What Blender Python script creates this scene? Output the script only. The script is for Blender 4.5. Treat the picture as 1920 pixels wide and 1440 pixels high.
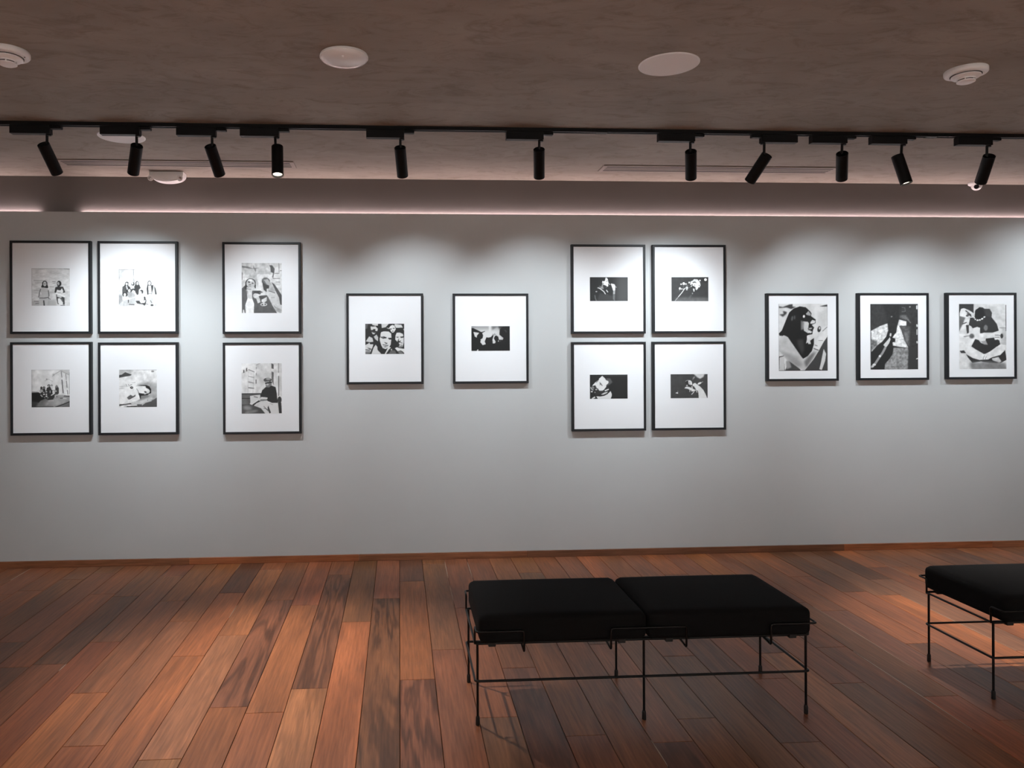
import bpy, bmesh, math, random
import numpy as np
from mathutils import Vector, Matrix

for o in list(bpy.data.objects):
    bpy.data.objects.remove(o, do_unlink=True)
scene = bpy.context.scene
COL = scene.collection

# ------------------------------------------------------------------ camera
# world: x along the picture wall, y into it (wall face at y = 0), z up
FPX, PSI, ROLL = 1381.64, -0.0591, -0.0049          # focal length in px, yaw, roll
CX, CY = 830.13, 660.17                             # principal point in the 1920x1440 frame
CAM = Vector((0.0, -4.9168, 1.3819))
_f = Vector((-math.sin(PSI), math.cos(PSI), 0.0))
_r = Vector((math.cos(PSI), math.sin(PSI), 0.0))
_u = Vector((0, 0, 1.0))
_r, _u = math.cos(ROLL)*_r + math.sin(ROLL)*_u, -math.sin(ROLL)*_r + math.cos(ROLL)*_u
cd = bpy.data.cameras.new('camera'); cam = bpy.data.objects.new('camera', cd); COL.objects.link(cam)
M = Matrix.Identity(4)
for i in range(3):
    M[i][0], M[i][1], M[i][2], M[i][3] = _r[i], _u[i], -_f[i], CAM[i]
cam.matrix_world = M
cd.sensor_fit = 'HORIZONTAL'; cd.sensor_width = 36.0; cd.lens = FPX/1920*36.0
cd.shift_x = (960-CX)/1920; cd.shift_y = (CY-720)/1920
cd.clip_start = 0.05; cd.clip_end = 100
scene.camera = cam

def ray(x, y): return (x-CX)/FPX*_r + (CY-y)/FPX*_u + _f
def onz(x, y, z):
    d = ray(x, y); return CAM + d*((z-CAM.z)/d.z)
def ony(x, y, Y):
    d = ray(x, y); return CAM + d*((Y-CAM.y)/d.y)

# ------------------------------------------------------------------ world, exposure, light levels
w = bpy.data.worlds.new('world'); scene.world = w; w.use_nodes = True
w.node_tree.nodes['Background'].inputs[0].default_value = (0.05, 0.05, 0.055, 1)
w.node_tree.nodes['Background'].inputs[1].default_value = 0.3
vs = scene.view_settings
vs.view_transform = 'Standard'; vs.look = 'None'; vs.gamma = 1.0; vs.use_curve_mapping = False
vs.exposure = 0.0
SPOT_W = 62.0            # picture spots (W)
FLOOR_W = 228.0           # the two spots turned to the floor
SPOT_COL = (0.855, 0.945, 1.0)
LED_E = 37.0
DOWN_W = 420.0           # fill spots on the added second track, turned down to the floor
BACK_W = 190.0           # fill spots on the added third track, turned to the opposite wall

# ------------------------------------------------------------------ helpers
rnd = random.Random(7)
def link(o, parent=None):
    COL.objects.link(o)
    if parent is not None: o.parent = parent
    return o
def mobj(name, verts, faces, mat, parent=None, smooth=False, loc=None):
    me = bpy.data.meshes.new(name); me.from_pydata([tuple(v) for v in verts], [], faces); me.update()
    if smooth:
        me.polygons.foreach_set('use_smooth', [True]*len(me.polygons))
    if mat: me.materials.append(mat)
    o = bpy.data.objects.new(name, me); link(o, parent)
    if loc is not None: o.location = loc
    return o
def bobj(name, bm, mat, parent=None, smooth=False, loc=None, angle=None):
    me = bpy.data.meshes.new(name); bmesh.ops.recalc_face_normals(bm, faces=bm.faces[:]); bm.to_mesh(me); bm.free()
    if smooth: me.polygons.foreach_set('use_smooth', [True]*len(me.polygons))
    if smooth and angle: me.set_sharp_from_angle(angle=math.radians(angle))
    if mat: me.materials.append(mat)
    o = bpy.data.objects.new(name, me); link(o, parent)
    if loc is not None: o.location = loc
    return o
def thing(name, label, cat, loc=(0, 0, 0), group=None):
    o = bpy.data.objects.new(name, None); COL.objects.link(o); o.location = loc
    o.empty_display_size = 0.05
    return tag(o, label, cat, group)
def tag(o, label, cat, group=None):
    o['label'] = label; o['category'] = cat
    if group: o['group'] = group
    return o
def struct(o, label=None):
    o['kind'] = 'structure'
    if label: o['label'] = label
    return o
def add_box(bm, x0, x1, y0, y1, z0, z1, bev=0.0, seg=2):
    r = bmesh.ops.create_cube(bm, size=1.0)
    for v in r['verts']:
        v.co = Vector(((x0+x1)/2+v.co.x*(x1-x0), (y0+y1)/2+v.co.y*(y1-y0), (z0+z1)/2+v.co.z*(z1-z0)))
    if bev > 0:
        es = list({e for v in r['verts'] for e in v.link_edges})
        bmesh.ops.bevel(bm, geom=es, offset=bev, segments=seg, affect='EDGES', profile=0.5)
def add_cyl(bm, a, b, r0, r1=None, n=20, caps=True):
    a, b = Vector(a), Vector(b); d = b-a; q = d.to_track_quat('Z', 'Y').to_matrix().to_4x4()
    r = bmesh.ops.create_cone(bm, cap_ends=caps, segments=n, radius1=r0, radius2=r0 if r1 is None else r1, depth=d.length)
    bmesh.ops.transform(bm, matrix=Matrix.Translation((a+b)/2) @ q, verts=r['verts'])
def add_lathe(bm, prof, n=48, closed=True):
    """prof: (radius, z) list, turned about z"""
    rings = []
    for (r, z) in prof:
        if r < 1e-6: rings.append([bm.verts.new((0, 0, z))])
        else: rings.append([bm.verts.new((r*math.cos(2*math.pi*i/n), r*math.sin(2*math.pi*i/n), z)) for i in range(n)])
    for A, B in zip(rings, rings[1:]):
        for i in range(n):
            j = (i+1) % n
            if len(A) == 1 and len(B) == 1: continue
            if len(A) == 1: bm.faces.new((A[0], B[i], B[j]))
            elif len(B) == 1: bm.faces.new((A[i], A[j], B[0]))
            else: bm.faces.new((A[i], A[j], B[j], B[i]))
def round_path(pts, r, closed=False, seg=5):
    pts = [Vector(p) for p in pts]; n = len(pts); out = []
    for i, p in enumerate(pts):
        if not closed and i in (0, n-1): out.append(p); continue
        a, b = pts[i-1], pts[(i+1) % n]
        da, db = (a-p), (b-p); ra = min(r, da.length*.48, db.length*.48)
        s, e = p+da.normalized()*ra, p+db.normalized()*ra
        for k in range(seg+1):
            t = k/seg; out.append((1-t)**2*s + 2*t*(1-t)*p + t*t*e)
    return out
def add_wire(bm, pts, r, closed=False, n=8):
    pts = [Vector(p) for p in pts]; m = len(pts); rings = []
    up = Vector((0.13, 0.21, 0.97)).normalized()
    for i, p in enumerate(pts):
        a = pts[i-1] if (closed or i > 0) else p
        b = pts[(i+1) % m] if (closed or i < m-1) else p
        t = (b-a).normalized(); s = t.cross(up)
        if s.length < 1e-3: s = t.cross(Vector((1, 0, 0)))
        s.normalize(); q = s.cross(t)
        rings.append([bm.verts.new(p + r*(math.cos(2*math.pi*k/n)*s + math.sin(2*math.pi*k/n)*q)) for k in range(n)])
    for i in range(m if closed else m-1):
        A, B = rings[i], rings[(i+1) % m]
        # choose the twist that keeps the tube straight
        off = min(range(n), key=lambda o: (A[0].co-B[o].co).length)
        for k in range(n):
            bm.faces.new((A[k], A[(k+1) % n], B[(k+1+off) % n], B[(k+off) % n]))
    if not closed:
        bm.faces.new(rings[0][::-1]); bm.faces.new(rings[-1])

# ------------------------------------------------------------------ materials
def newmat(name):
    m = bpy.data.materials.new(name); m.use_nodes = True
    return m, m.node_tree.nodes, m.node_tree.links, m.node_tree.nodes['Principled BSDF']
def plain(name, col, rough=0.5, metal=0.0, spec=0.5, noise=0.0, nscale=40, bump=0.0):
    m, N, L, B = newmat(name)
    B.inputs['Base Color'].default_value = (*col, 1); B.inputs['Roughness'].default_value = rough
    B.inputs['Metallic'].default_value = metal; B.inputs['Specular IOR Level'].default_value = spec
    t = N.new('ShaderNodeTexCoord'); n = N.new('ShaderNodeTexNoise'); n.inputs['Scale'].default_value = nscale
    n.inputs['Detail'].default_value = 5
    L.new(t.outputs['Object'], n.inputs['Vector'])
    if noise:
        mr = N.new('ShaderNodeMapRange'); mr.inputs['To Min'].default_value = 1-noise; mr.inputs['To Max'].default_value = 1+noise
        mx = N.new('ShaderNodeMix'); mx.data_type = 'RGBA'; mx.blend_type = 'MULTIPLY'; mx.inputs['Factor'].default_value = 1
        mx.inputs['A'].default_value = (*col, 1)
        L.new(n.outputs['Fac'], mr.inputs['Value']); L.new(mr.outputs[0], mx.inputs['B']); L.new(mx.outputs['Result'], B.inputs['Base Color'])
    if bump:
        b = N.new('ShaderNodeBump'); b.inputs['Strength'].default_value = bump; b.inputs['Distance'].default_value = 0.002
        L.new(n.outputs['Fac'], b.inputs['Height']); L.new(b.outputs[0], B.inputs['Normal'])
    return m
def emit(name, col, s):
    m, N, L, B = newmat(name)
    B.inputs['Base Color'].default_value = (*col, 1)
    B.inputs['Emission Color'].default_value = (*col, 1); B.inputs['Emission Strength'].default_value = s
    return m

MAT = {}
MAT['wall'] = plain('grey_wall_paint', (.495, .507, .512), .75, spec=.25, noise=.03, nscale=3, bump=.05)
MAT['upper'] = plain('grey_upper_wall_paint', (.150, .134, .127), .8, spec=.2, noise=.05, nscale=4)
MAT['sidewall'] = plain('grey_side_wall_paint', (.66, .65, .64), .8, spec=.2, noise=.03, nscale=3)
MAT['black'] = plain('matt_black_metal', (.0035, .0035, .004), .5, spec=.18, noise=.2, nscale=60)
MAT['wire'] = plain('black_coated_steel', (.004, .0037, .0036), .35, spec=.25, noise=.2, nscale=50)
MAT['rubber'] = plain('black_rubber_foot', (.006, .006, .006), .6)
MAT['frame'] = plain('black_frame_lacquer', (.014, .015, .017), .45, spec=.25, noise=.15, nscale=80)
MAT['mat'] = plain('white_mat_board', (.755, .764, .785), .85, spec=.15, noise=.01, nscale=300)
MAT['white'] = plain('white_plastic', (.87, .855, .85), .28, noise=.02, nscale=20)
MAT['grille'] = plain('white_speaker_grille', (.86, .84, .835), .7, noise=.04, nscale=220, bump=.2)
MAT['vent'] = plain('painted_vent_metal', (.28, .235, .21), .6, noise=.05, nscale=30)
MAT['slot'] = plain('dark_vent_slot', (.03, .026, .024), .8)  # dark tone painted in for the shade of slots and gaps
MAT['lensglass'] = plain('dark_camera_lens', (.01, .01, .012), .08)
MAT['gloss'] = plain('glossy_white_plastic', (.80, .78, .78), .10)
MAT['chrome'] = plain('lamp_reflector', (.6, .6, .6), .2, metal=.8)
MAT['led'] = emit('pinkish_led_strip', (1.0, .80, .80), LED_E)
MAT['bulb'] = emit('spot_lens_glow', (1.0, .86, .70), 6.0)

def fabric():
    m, N, L, B = newmat('black_wool_fabric')
    B.inputs['Base Color'].default_value = (.0055, .0055, .0058, 1); B.inputs['Roughness'].default_value = .95
    B.inputs['Specular IOR Level'].default_value = .15
    t = N.new('ShaderNodeTexCoord'); n = N.new('ShaderNodeTexNoise'); n.inputs['Scale'].default_value = 420; n.inputs['Detail'].default_value = 3
    b = N.new('ShaderNodeBump'); b.inputs['Strength'].default_value = .5; b.inputs['Distance'].default_value = .0015
    L.new(t.outputs['Object'], n.inputs['Vector']); L.new(n.outputs['Fac'], b.inputs['Height']); L.new(b.outputs[0], B.inputs['Normal'])
    return m
MAT['fabric'] = fabric()

def ceiling_mat():
    m, N, L, B = newmat('brown_grey_microcement')
    t = N.new('ShaderNodeTexCoord')
    mp = N.new('ShaderNodeMapping'); mp.inputs['Scale'].default_value = (1.0, 2.0, 1); L.new(t.outputs['Object'], mp.inputs['Vector'])
    n1 = N.new('ShaderNodeTexNoise'); n1.inputs['Scale'].default_value = 1.6; n1.inputs['Detail'].default_value = 7; n1.inputs['Roughness'].default_value = .6
    n1.inputs['Distortion'].default_value = .6
    n2 = N.new('ShaderNodeTexNoise'); n2.inputs['Scale'].default_value = 5; n2.inputs['Detail'].default_value = 9; n2.inputs['Roughness'].default_value = .72
    n2.inputs['Distortion'].default_value = 1.5
    L.new(mp.outputs[0], n1.inputs['Vector']); L.new(mp.outputs[0], n2.inputs['Vector'])
    r1 = N.new('ShaderNodeValToRGB'); r1.color_ramp.elements[0].position = .32; r1.color_ramp.elements[1].position = .7
    r1.color_ramp.elements[0].color = (.262, .224, .192, 1); r1.color_ramp.elements[1].color = (.345, .300, .260, 1)
    r2 = N.new('ShaderNodeValToRGB'); r2.color_ramp.elements[0].position = .32; r2.color_ramp.elements[1].position = .50
    r2.color_ramp.elements[0].color = (.72, .70, .68, 1); r2.color_ramp.elements[1].color = (1, 1, 1, 1)
    mx = N.new('ShaderNodeMix'); mx.data_type = 'RGBA'; mx.blend_type = 'MULTIPLY'; mx.inputs['Factor'].default_value = 1
    L.new(n1.outputs['Fac'], r1.inputs[0]); L.new(n2.outputs['Fac'], r2.inputs[0])
    L.new(r1.outputs[0], mx.inputs['A']); L.new(r2.outputs[0], mx.inputs['B']); L.new(mx.outputs['Result'], B.inputs['Base Color'])
    B.inputs['Roughness'].default_value = .72; B.inputs['Specular IOR Level'].default_value = .3
    b = N.new('ShaderNodeBump'); b.inputs['Strength'].default_value = .25; b.inputs['Distance'].default_value = .004
    L.new(n2.outputs['Fac'], b.inputs['Height']); L.new(b.outputs[0], B.inputs['Normal'])
    return m
MAT['ceiling'] = ceiling_mat()

def wood_mat():
    """oiled hardwood; per-board colour, figure strength and grain coordinates come from mesh attributes"""
    m, N, L, B = newmat('oiled_hardwood')
    tone = N.new('ShaderNodeAttribute'); tone.attribute_name = 'tone'
    gc = N.new('ShaderNodeAttribute'); gc.attribute_name = 'grain'
    fig = N.new('ShaderNodeAttribute'); fig.attribute_name = 'figure'
    def noise(scale, sc, det, rough, dist):
        mp = N.new('ShaderNodeMapping'); mp.inputs['Scale'].default_value = sc; L.new(gc.outputs['Vector'], mp.inputs['Vector'])
        n = N.new('ShaderNodeTexNoise'); n.inputs['Scale'].default_value = scale; n.inputs['Detail'].default_value = det
        n.inputs['Roughness'].default_value = rough; n.inputs['Distortion'].default_value = dist
        L.new(mp.outputs[0], n.inputs['Vector']); return n
    fine = noise(1, (110, 5, 1), 5, .6, .2)
    broad = noise(1, (9, 1.3, 1), 4, .55, .8)
    # cathedral figure: bands of a distorted field
    fld = noise(1, (6.5, .62, 1), 4, .5, .7)
    mul = N.new('ShaderNodeMath'); mul.operation = 'MULTIPLY'; mul.inputs[1].default_value = 52; L.new(fld.outputs['Fac'], mul.inputs[0])
    sn = N.new('ShaderNodeMath'); sn.operation = 'SINE'; L.new(mul.outputs[0], sn.inputs[0])
    def rng(src, a, b):
        r = N.new('ShaderNodeMapRange'); r.inputs['From Min'].default_value = a[0]; r.inputs['From Max'].default_value = a[1]
        r.inputs['To Min'].default_value = b[0]; r.inputs['To Max'].default_value = b[1]; L.new(src, r.inputs['Value']); return r.outputs[0]
    f1 = rng(fine.outputs['Fac'], (.32, .68), (.70, 1.20))
    f2 = rng(broad.outputs['Fac'], (.3, .7), (.70, 1.24))
    f3 = rng(sn.outputs[0], (-1, .6), (.42, 1.12))
    m3 = N.new('ShaderNodeMix'); m3.data_type = 'FLOAT'; m3.inputs['A'].default_value = 1; L.new(fig.outputs['Fac'], m3.inputs['Factor']); L.new(f3, m3.inputs['B'])
    a = N.new('ShaderNodeMath'); a.operation = 'MULTIPLY'; L.new(f1, a.inputs[0]); L.new(f2, a.inputs[1])
    b = N.new('ShaderNodeMath'); b.operation = 'MULTIPLY'; L.new(a.outputs[0], b.inputs[0]); L.new(m3.outputs['Result'], b.inputs[1])
    mx = N.new('ShaderNodeMix'); mx.data_type = 'RGBA'; mx.blend_type = 'MULTIPLY'; mx.inputs['Factor'].default_value = 1
    L.new(tone.outputs['Color'], mx.inputs['A']); L.new(b.outputs[0], mx.inputs['B'])
    L.new(mx.outputs['Result'], B.inputs['Base Color'])
    rr = rng(broad.outputs['Fac'], (.3, .7), (.30, .40)); L.new(rr, B.inputs['Roughness'])
    B.inputs['Specular IOR Level'].default_value = .27
    bp = N.new('ShaderNodeBump'); bp.inputs['Strength'].default_value = .12; bp.inputs['Distance'].default_value = .0012
    L.new(fine.outputs['Fac'], bp.inputs['Height']); L.new(bp.outputs[0], B.inputs['Normal'])
    return m
MAT['wood'] = wood_mat()

def print_mat():
    m, N, L, B = newmat('photographic_paper')
    a = N.new('ShaderNodeAttribute'); a.attribute_name = 'ink'
    L.new(a.outputs['Color'], B.inputs['Base Color'])
    B.inputs['Roughness'].default_value = .6; B.inputs['Specular IOR Level'].default_value = .25
    return m
MAT['print'] = print_mat()

# ------------------------------------------------------------------ room shell
ZC = 2.565               # ceiling
ZW = 2.305               # top of the false picture wall
YB = 0.13                # upper wall, set back behind the LED slot
XL, XR, YF = -3.6, 6.2, -6.6
def boxobj(name, x0, x1, y0, y1, z0, z1, mat, parent=None, bev=0.0, loc=None):
    bm = bmesh.new(); c = Vector(((x0+x1)/2, (y0+y1)/2, z0)) if loc is None else Vector(loc)
    add_box(bm, x0-c.x, x1-c.x, y0-c.y, y1-c.y, z0-c.z, z1-c.z, bev)
    return bobj(name, bm, mat, parent, loc=c)
struct(boxobj('wall_rear', XL, XR, 0, .05, 0, ZW, MAT['wall']), 'pale grey picture wall lit by spotlights')
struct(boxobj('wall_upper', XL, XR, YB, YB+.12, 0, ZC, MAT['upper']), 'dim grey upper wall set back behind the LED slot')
struct(boxobj('wall_left', XL-.1, XL, YF, YB+.12, 0, ZC, MAT['sidewall']))
struct(boxobj('wall_right', XR, XR+.1, YF, YB+.12, 0, ZC, MAT['sidewall']))
struct(boxobj('wall_front', XL-.1, XR+.1, YF-.1, YF, 0, ZC, MAT['sidewall']))
struct(boxobj('ceiling', XL-.1, XR+.1, YF-.1, YB+.12, ZC, ZC+.1, MAT['ceiling']), 'brown-grey microcement ceiling')

# ------------------------------------------------------------------ wooden boards
def board_arrays(x0, x1, y0, y1, z0, z1, bev):
    v = []
    for z, i in ((z0, 0), (z1-bev, 0), (z1, bev)):
        v += [(x0+i, y0+i, z), (x1-i, y0+i, z), (x1-i, y1-i, z), (x0+i, y1-i, z)]
    f = []
    for k in (0, 4):
        for i in range(4):
            j = (i+1) % 4; f.append((k+i, k+j, k+4+j, k+4+i))
    f.append((8, 9, 10, 11))
    return v, f
def set_attrs(me, tone, grain, figure):
    a = me.attributes.new('tone', 'FLOAT_COLOR', 'POINT'); a.data.foreach_set('color', np.asarray(tone, dtype=np.float32).ravel())
    a = me.attributes.new('grain', 'FLOAT_VECTOR', 'POINT'); a.data.foreach_set('vector', np.asarray(grain, dtype=np.float32).ravel())
    a = me.attributes.new('figure', 'FLOAT', 'POINT'); a.data.foreach_set('value', np.asarray(figure, dtype=np.float32).ravel())

TONES = {'o': (.400, .140, .055), 'r': (.335, .112, .046), 'm': (.300, .110, .050), 'b': (.265, .104, .050),
         'd': (.190, .080, .042), 'g': (.240, .103, .056), 't': (.390, .160, .070), 'w': (.225, .086, .040)}
FIG = {'o': .06, 'r': .06, 'm': .08, 'b': .14, 'd': .24, 'g': .10, 't': .2, 'w': .75}
PW, PX0 = .1484, -1.3393
# strip index -> (joints from the wall towards the camera, tones of the boards)
KNOWN = {-2: ([-.62, -1.537], 'bdm'), -1: ([-.25, -1.296], 'bbr'), 0: ([-.72, -1.835], 'bmo'), 1: ([-1.043, -2.25], 'omr'),
         2: ([-.606, -1.49, -2.6], 'dorm'), 3: ([-.16, -1.251, -2.356], 'mott'), 4: ([-.75, -1.996], 'mwr'), 5: ([-.845, -2.05], 'ror'),
         6: ([-.3, -1.857], 'mwt'), 7: ([-1.116, -2.5], 'bor'), 8: ([-.766, -2.6], 'mwb'), 9: ([-.468, -1.804], 'drw'),
         10: ([-.12, -1.5], 'bbm'), 11: ([-.95, -2.147], 'mmd'), 12: ([-.5, -1.72], 'mbd'), 13: ([-.9, -2.3], 'mmm'),
         14: ([-.35, -1.35], 'mgb'), 15: ([-.85, -1.49], 'mdt'), 16: ([-1.1, -2.207], 'bgb'), 17: ([-.6, -1.647], 'rmg'),
         18: ([-1.2, -2.398], 'mdb'), 19: ([-.7, -1.9], 'bmb'), 20: ([-.45, -1.645], 'rgt'), 21: ([-.9, -1.963], 'mmg'),
         22: ([-.5, -1.6], 'omm'), 23: ([-1.0, -2.1], 'mbr'), 24: ([-1.136, -2.3], 'mgr'), 25: ([-.55, -1.584], 'rmd'),
         26: ([-.85, -2.0], 'dmo'), 27: ([-.918, -1.9], 'gom'), 28: ([-.638, -1.7], 'dgo'), 29: ([-.4, -1.3], 'omr')}
floor = struct(boxobj('floor', XL, XR, YF, YB, -.06, -.0125, plain('dark_subfloor', (.012, .007, .005), .9)), 'hardwood plank floor, boards running towards the wall')
stuff_v, stuff_f, st_t, st_g, st_f = [], [], [], [], []
prnd = random.Random(21)
k0 = int(math.floor((XL-PX0)/PW)); k1 = int(math.ceil((XR-PX0)/PW))
YV = -3.3
for k in range(k0, k1):
    xa, xb = max(PX0+k*PW, XL), min(PX0+(k+1)*PW, XR)
    if xb-xa < .01: continue
    if k in KNOWN: js, tn = KNOWN[k]; js = list(js); tn = list(tn)
    else:
        js = []; y = -prnd.uniform(.15, 1.2); tn = [prnd.choice('bmmrbmg')]
        while y > -3.0: js.append(y); tn.append(prnd.choice('bmmrbmg')); y -= prnd.uniform(.85, 1.35)
    y = js[-1]
    while y > YF+.3:
        y -= prnd.uniform(.85, 1.35); js.append(max(y, YF)); tn.append(prnd.choice('bmmrobdgm'))
    ys = [-.0005] + js
    if len(tn) < len(ys)-1: tn += ['m']*(len(ys)-1-len(tn))
    for (ya, yb, t) in zip(ys, ys[1:], tn):
        gap = .0011
        c = np.array(TONES[t])*prnd.uniform(.88, 1.12)*np.array([1, prnd.uniform(.94, 1.06), prnd.uniform(.92, 1.08)])
        fg = min(1, max(0, FIG[t]+prnd.uniform(-.08, .15)))
        seed = np.array([prnd.uniform(0, 40), prnd.uniform(0, 40), prnd.uniform(0, 9)])
        dz = prnd.uniform(-.0003, .0003)
        mid = ((xa+xb)/2, (ya+yb)/2, 0.0)
        v, f = board_arrays(xa+gap-mid[0], xb-gap-mid[0], yb+gap*.7-mid[1], ya-gap*.7-mid[1], -.012, dz, .0012)
        va = np.array(v); tone = np.ones((len(v), 4)); tone[:, :3] = c
        # visible from the photograph's side of the room?
        fx = 3.0 + .62*max(0, ya+2.4)
        vis = ya > -2.75 and xb > -1.6-.62*max(0, ya+2.6) and xa < 2.3+.98*max(0, ya+2.65)
        if vis:
            o = mobj('plank', v, f, MAT['wood'], floor, loc=(mid[0], mid[1], mid[2]))
            o.matrix_parent_inverse = floor.matrix_world.inverted() if False else Matrix.Translation(-floor.location)
            set_attrs(o.data, tone, va+seed, np.full(len(v), fg))
        else:
            b0 = len(stuff_v); stuff_v += [tuple(np.array(p)+mid) for p in v]; stuff_f += [tuple(i+b0 for i in q) for q in f]
            st_t.append(tone); st_g.append(va+seed); st_f.append(np.full(len(v), fg))
o = mobj('plank_field', stuff_v, stuff_f, MAT['wood'], floor); o.matrix_parent_inverse = Matrix.Translation(-floor.location)
set_attrs(o.data, np.concatenate(st_t), np.concatenate(st_g), np.concatenate(st_f)); o['kind'] = 'stuff'

# pale filler showing in some of the seams
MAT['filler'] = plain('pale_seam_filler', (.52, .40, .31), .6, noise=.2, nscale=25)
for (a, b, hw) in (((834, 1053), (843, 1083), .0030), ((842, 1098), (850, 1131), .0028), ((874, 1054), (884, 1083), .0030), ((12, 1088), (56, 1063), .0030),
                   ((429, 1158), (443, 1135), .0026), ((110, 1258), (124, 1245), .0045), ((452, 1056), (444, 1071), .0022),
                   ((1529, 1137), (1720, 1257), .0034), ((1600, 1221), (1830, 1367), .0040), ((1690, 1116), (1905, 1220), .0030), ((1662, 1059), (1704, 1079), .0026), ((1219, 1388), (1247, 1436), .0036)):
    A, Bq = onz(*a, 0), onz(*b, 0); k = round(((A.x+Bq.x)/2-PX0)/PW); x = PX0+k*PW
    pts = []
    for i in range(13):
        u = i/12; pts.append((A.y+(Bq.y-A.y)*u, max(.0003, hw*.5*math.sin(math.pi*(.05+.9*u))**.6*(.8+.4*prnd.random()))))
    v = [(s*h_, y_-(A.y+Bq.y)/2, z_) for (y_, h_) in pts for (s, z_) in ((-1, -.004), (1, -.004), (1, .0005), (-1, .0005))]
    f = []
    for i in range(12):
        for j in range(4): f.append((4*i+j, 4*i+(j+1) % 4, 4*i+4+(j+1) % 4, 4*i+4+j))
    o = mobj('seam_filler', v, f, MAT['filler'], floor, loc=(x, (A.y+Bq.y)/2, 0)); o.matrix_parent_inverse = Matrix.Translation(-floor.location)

# baseboard: separate lengths of board along the foot of the wall
bb = bpy.data.objects.new('baseboard_rear', None); COL.objects.link(bb); struct(bb, 'low wooden baseboard along the picture wall')
xs = [XL+.001, -1.375, -.272, .85, 3.054, 4.125, XR-.001]
for (xa, xb, t) in zip(xs, xs[1:], ('b', 'r', 'b', 'd', 'r', 'b')):
    bm = bmesh.new(); add_box(bm, xa+.0004, xb-.0004, -.013, -.0002, .0006, .044, .0012, 1)
    c = Vector(((xa+xb)/2, 0, 0))
    for v in bm.verts: v.co -= c
    o = bobj('board', bm, MAT['wood'], bb, loc=c)
    n = len(o.data.vertices); co = np.empty(n*3, dtype=np.float32); o.data.vertices.foreach_get('co', co); co = co.reshape(-1, 3)
    tone = np.ones((n, 4)); tone[:, :3] = np.array(TONES[t])*1.0
    set_attrs(o.data, tone, np.stack([co[:, 2], co[:, 0], co[:, 1]], 1)+prnd.uniform(0, 30), np.full(n, .1))

# LED strips lying in the slot between the false wall and the upper wall
for (xa, xb, lab) in ((XL+.02, ony(72, 396, .1).x, 'short glowing LED strip in the wall-top slot, left of the dark gap'),
                      (ony(150, 396, .1).x, XR-.02, 'long glowing LED strip in the wall-top slot, right of the dark gap')):
    t = thing('led_strip', lab, 'led strip', ((xa+xb)/2, .09, 2.3140), 'LED strips behind the picture wall')
    hx = (xb-xa)/2
    bm = bmesh.new(); add_box(bm, -hx, hx, -.038, .038, -.012, 0); bobj('tray', bm, MAT['white'], t)
    bm = bmesh.new(); add_box(bm, -hx, hx, .024, .0375, .0003, .0050); bobj('diode_tape', bm, MAT['led'], t)

# ------------------------------------------------------------------ benches
ZR, ZL = .305, .166                 # seat rail and lower rail
def rounded_cushion(x0, x1, y0, y1, z0, z1, r, n=14):
    """pillowy box with rounded edges, built from a subdivided cube"""
    bm = bmesh.new(); bmesh.ops.create_cube(bm, size=2.0)
    bmesh.ops.subdivide_edges(bm, edges=bm.edges[:], cuts=n, use_grid_fill=True)
    h = Vector(((x1-x0)/2, (y1-y0)/2, (z1-z0)/2)); c = Vector(((x0+x1)/2, (y0+y1)/2, (z0+z1)/2))
    def warp(t): return math.copysign(abs(t)**.55, t)      # more points near the edges
    for v in bm.verts:
        u = Vector((warp(v.co.x), warp(v.co.y), warp(v.co.z)))
        p = Vector((u.x*h.x, u.y*h.y, u.z*h.z))
        q = Vector([max(-h[i]+r, min(h[i]-r, p[i])) for i in range(3)])
        d = p-q
        if d.length > 1e-9: p = q + d.normalized()*r
        p.z += .007*(1-u.x**2)*(1-u.y**2)*(1 if u.z > 0 else 0)
        v.co = p + c
    return bm
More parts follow.
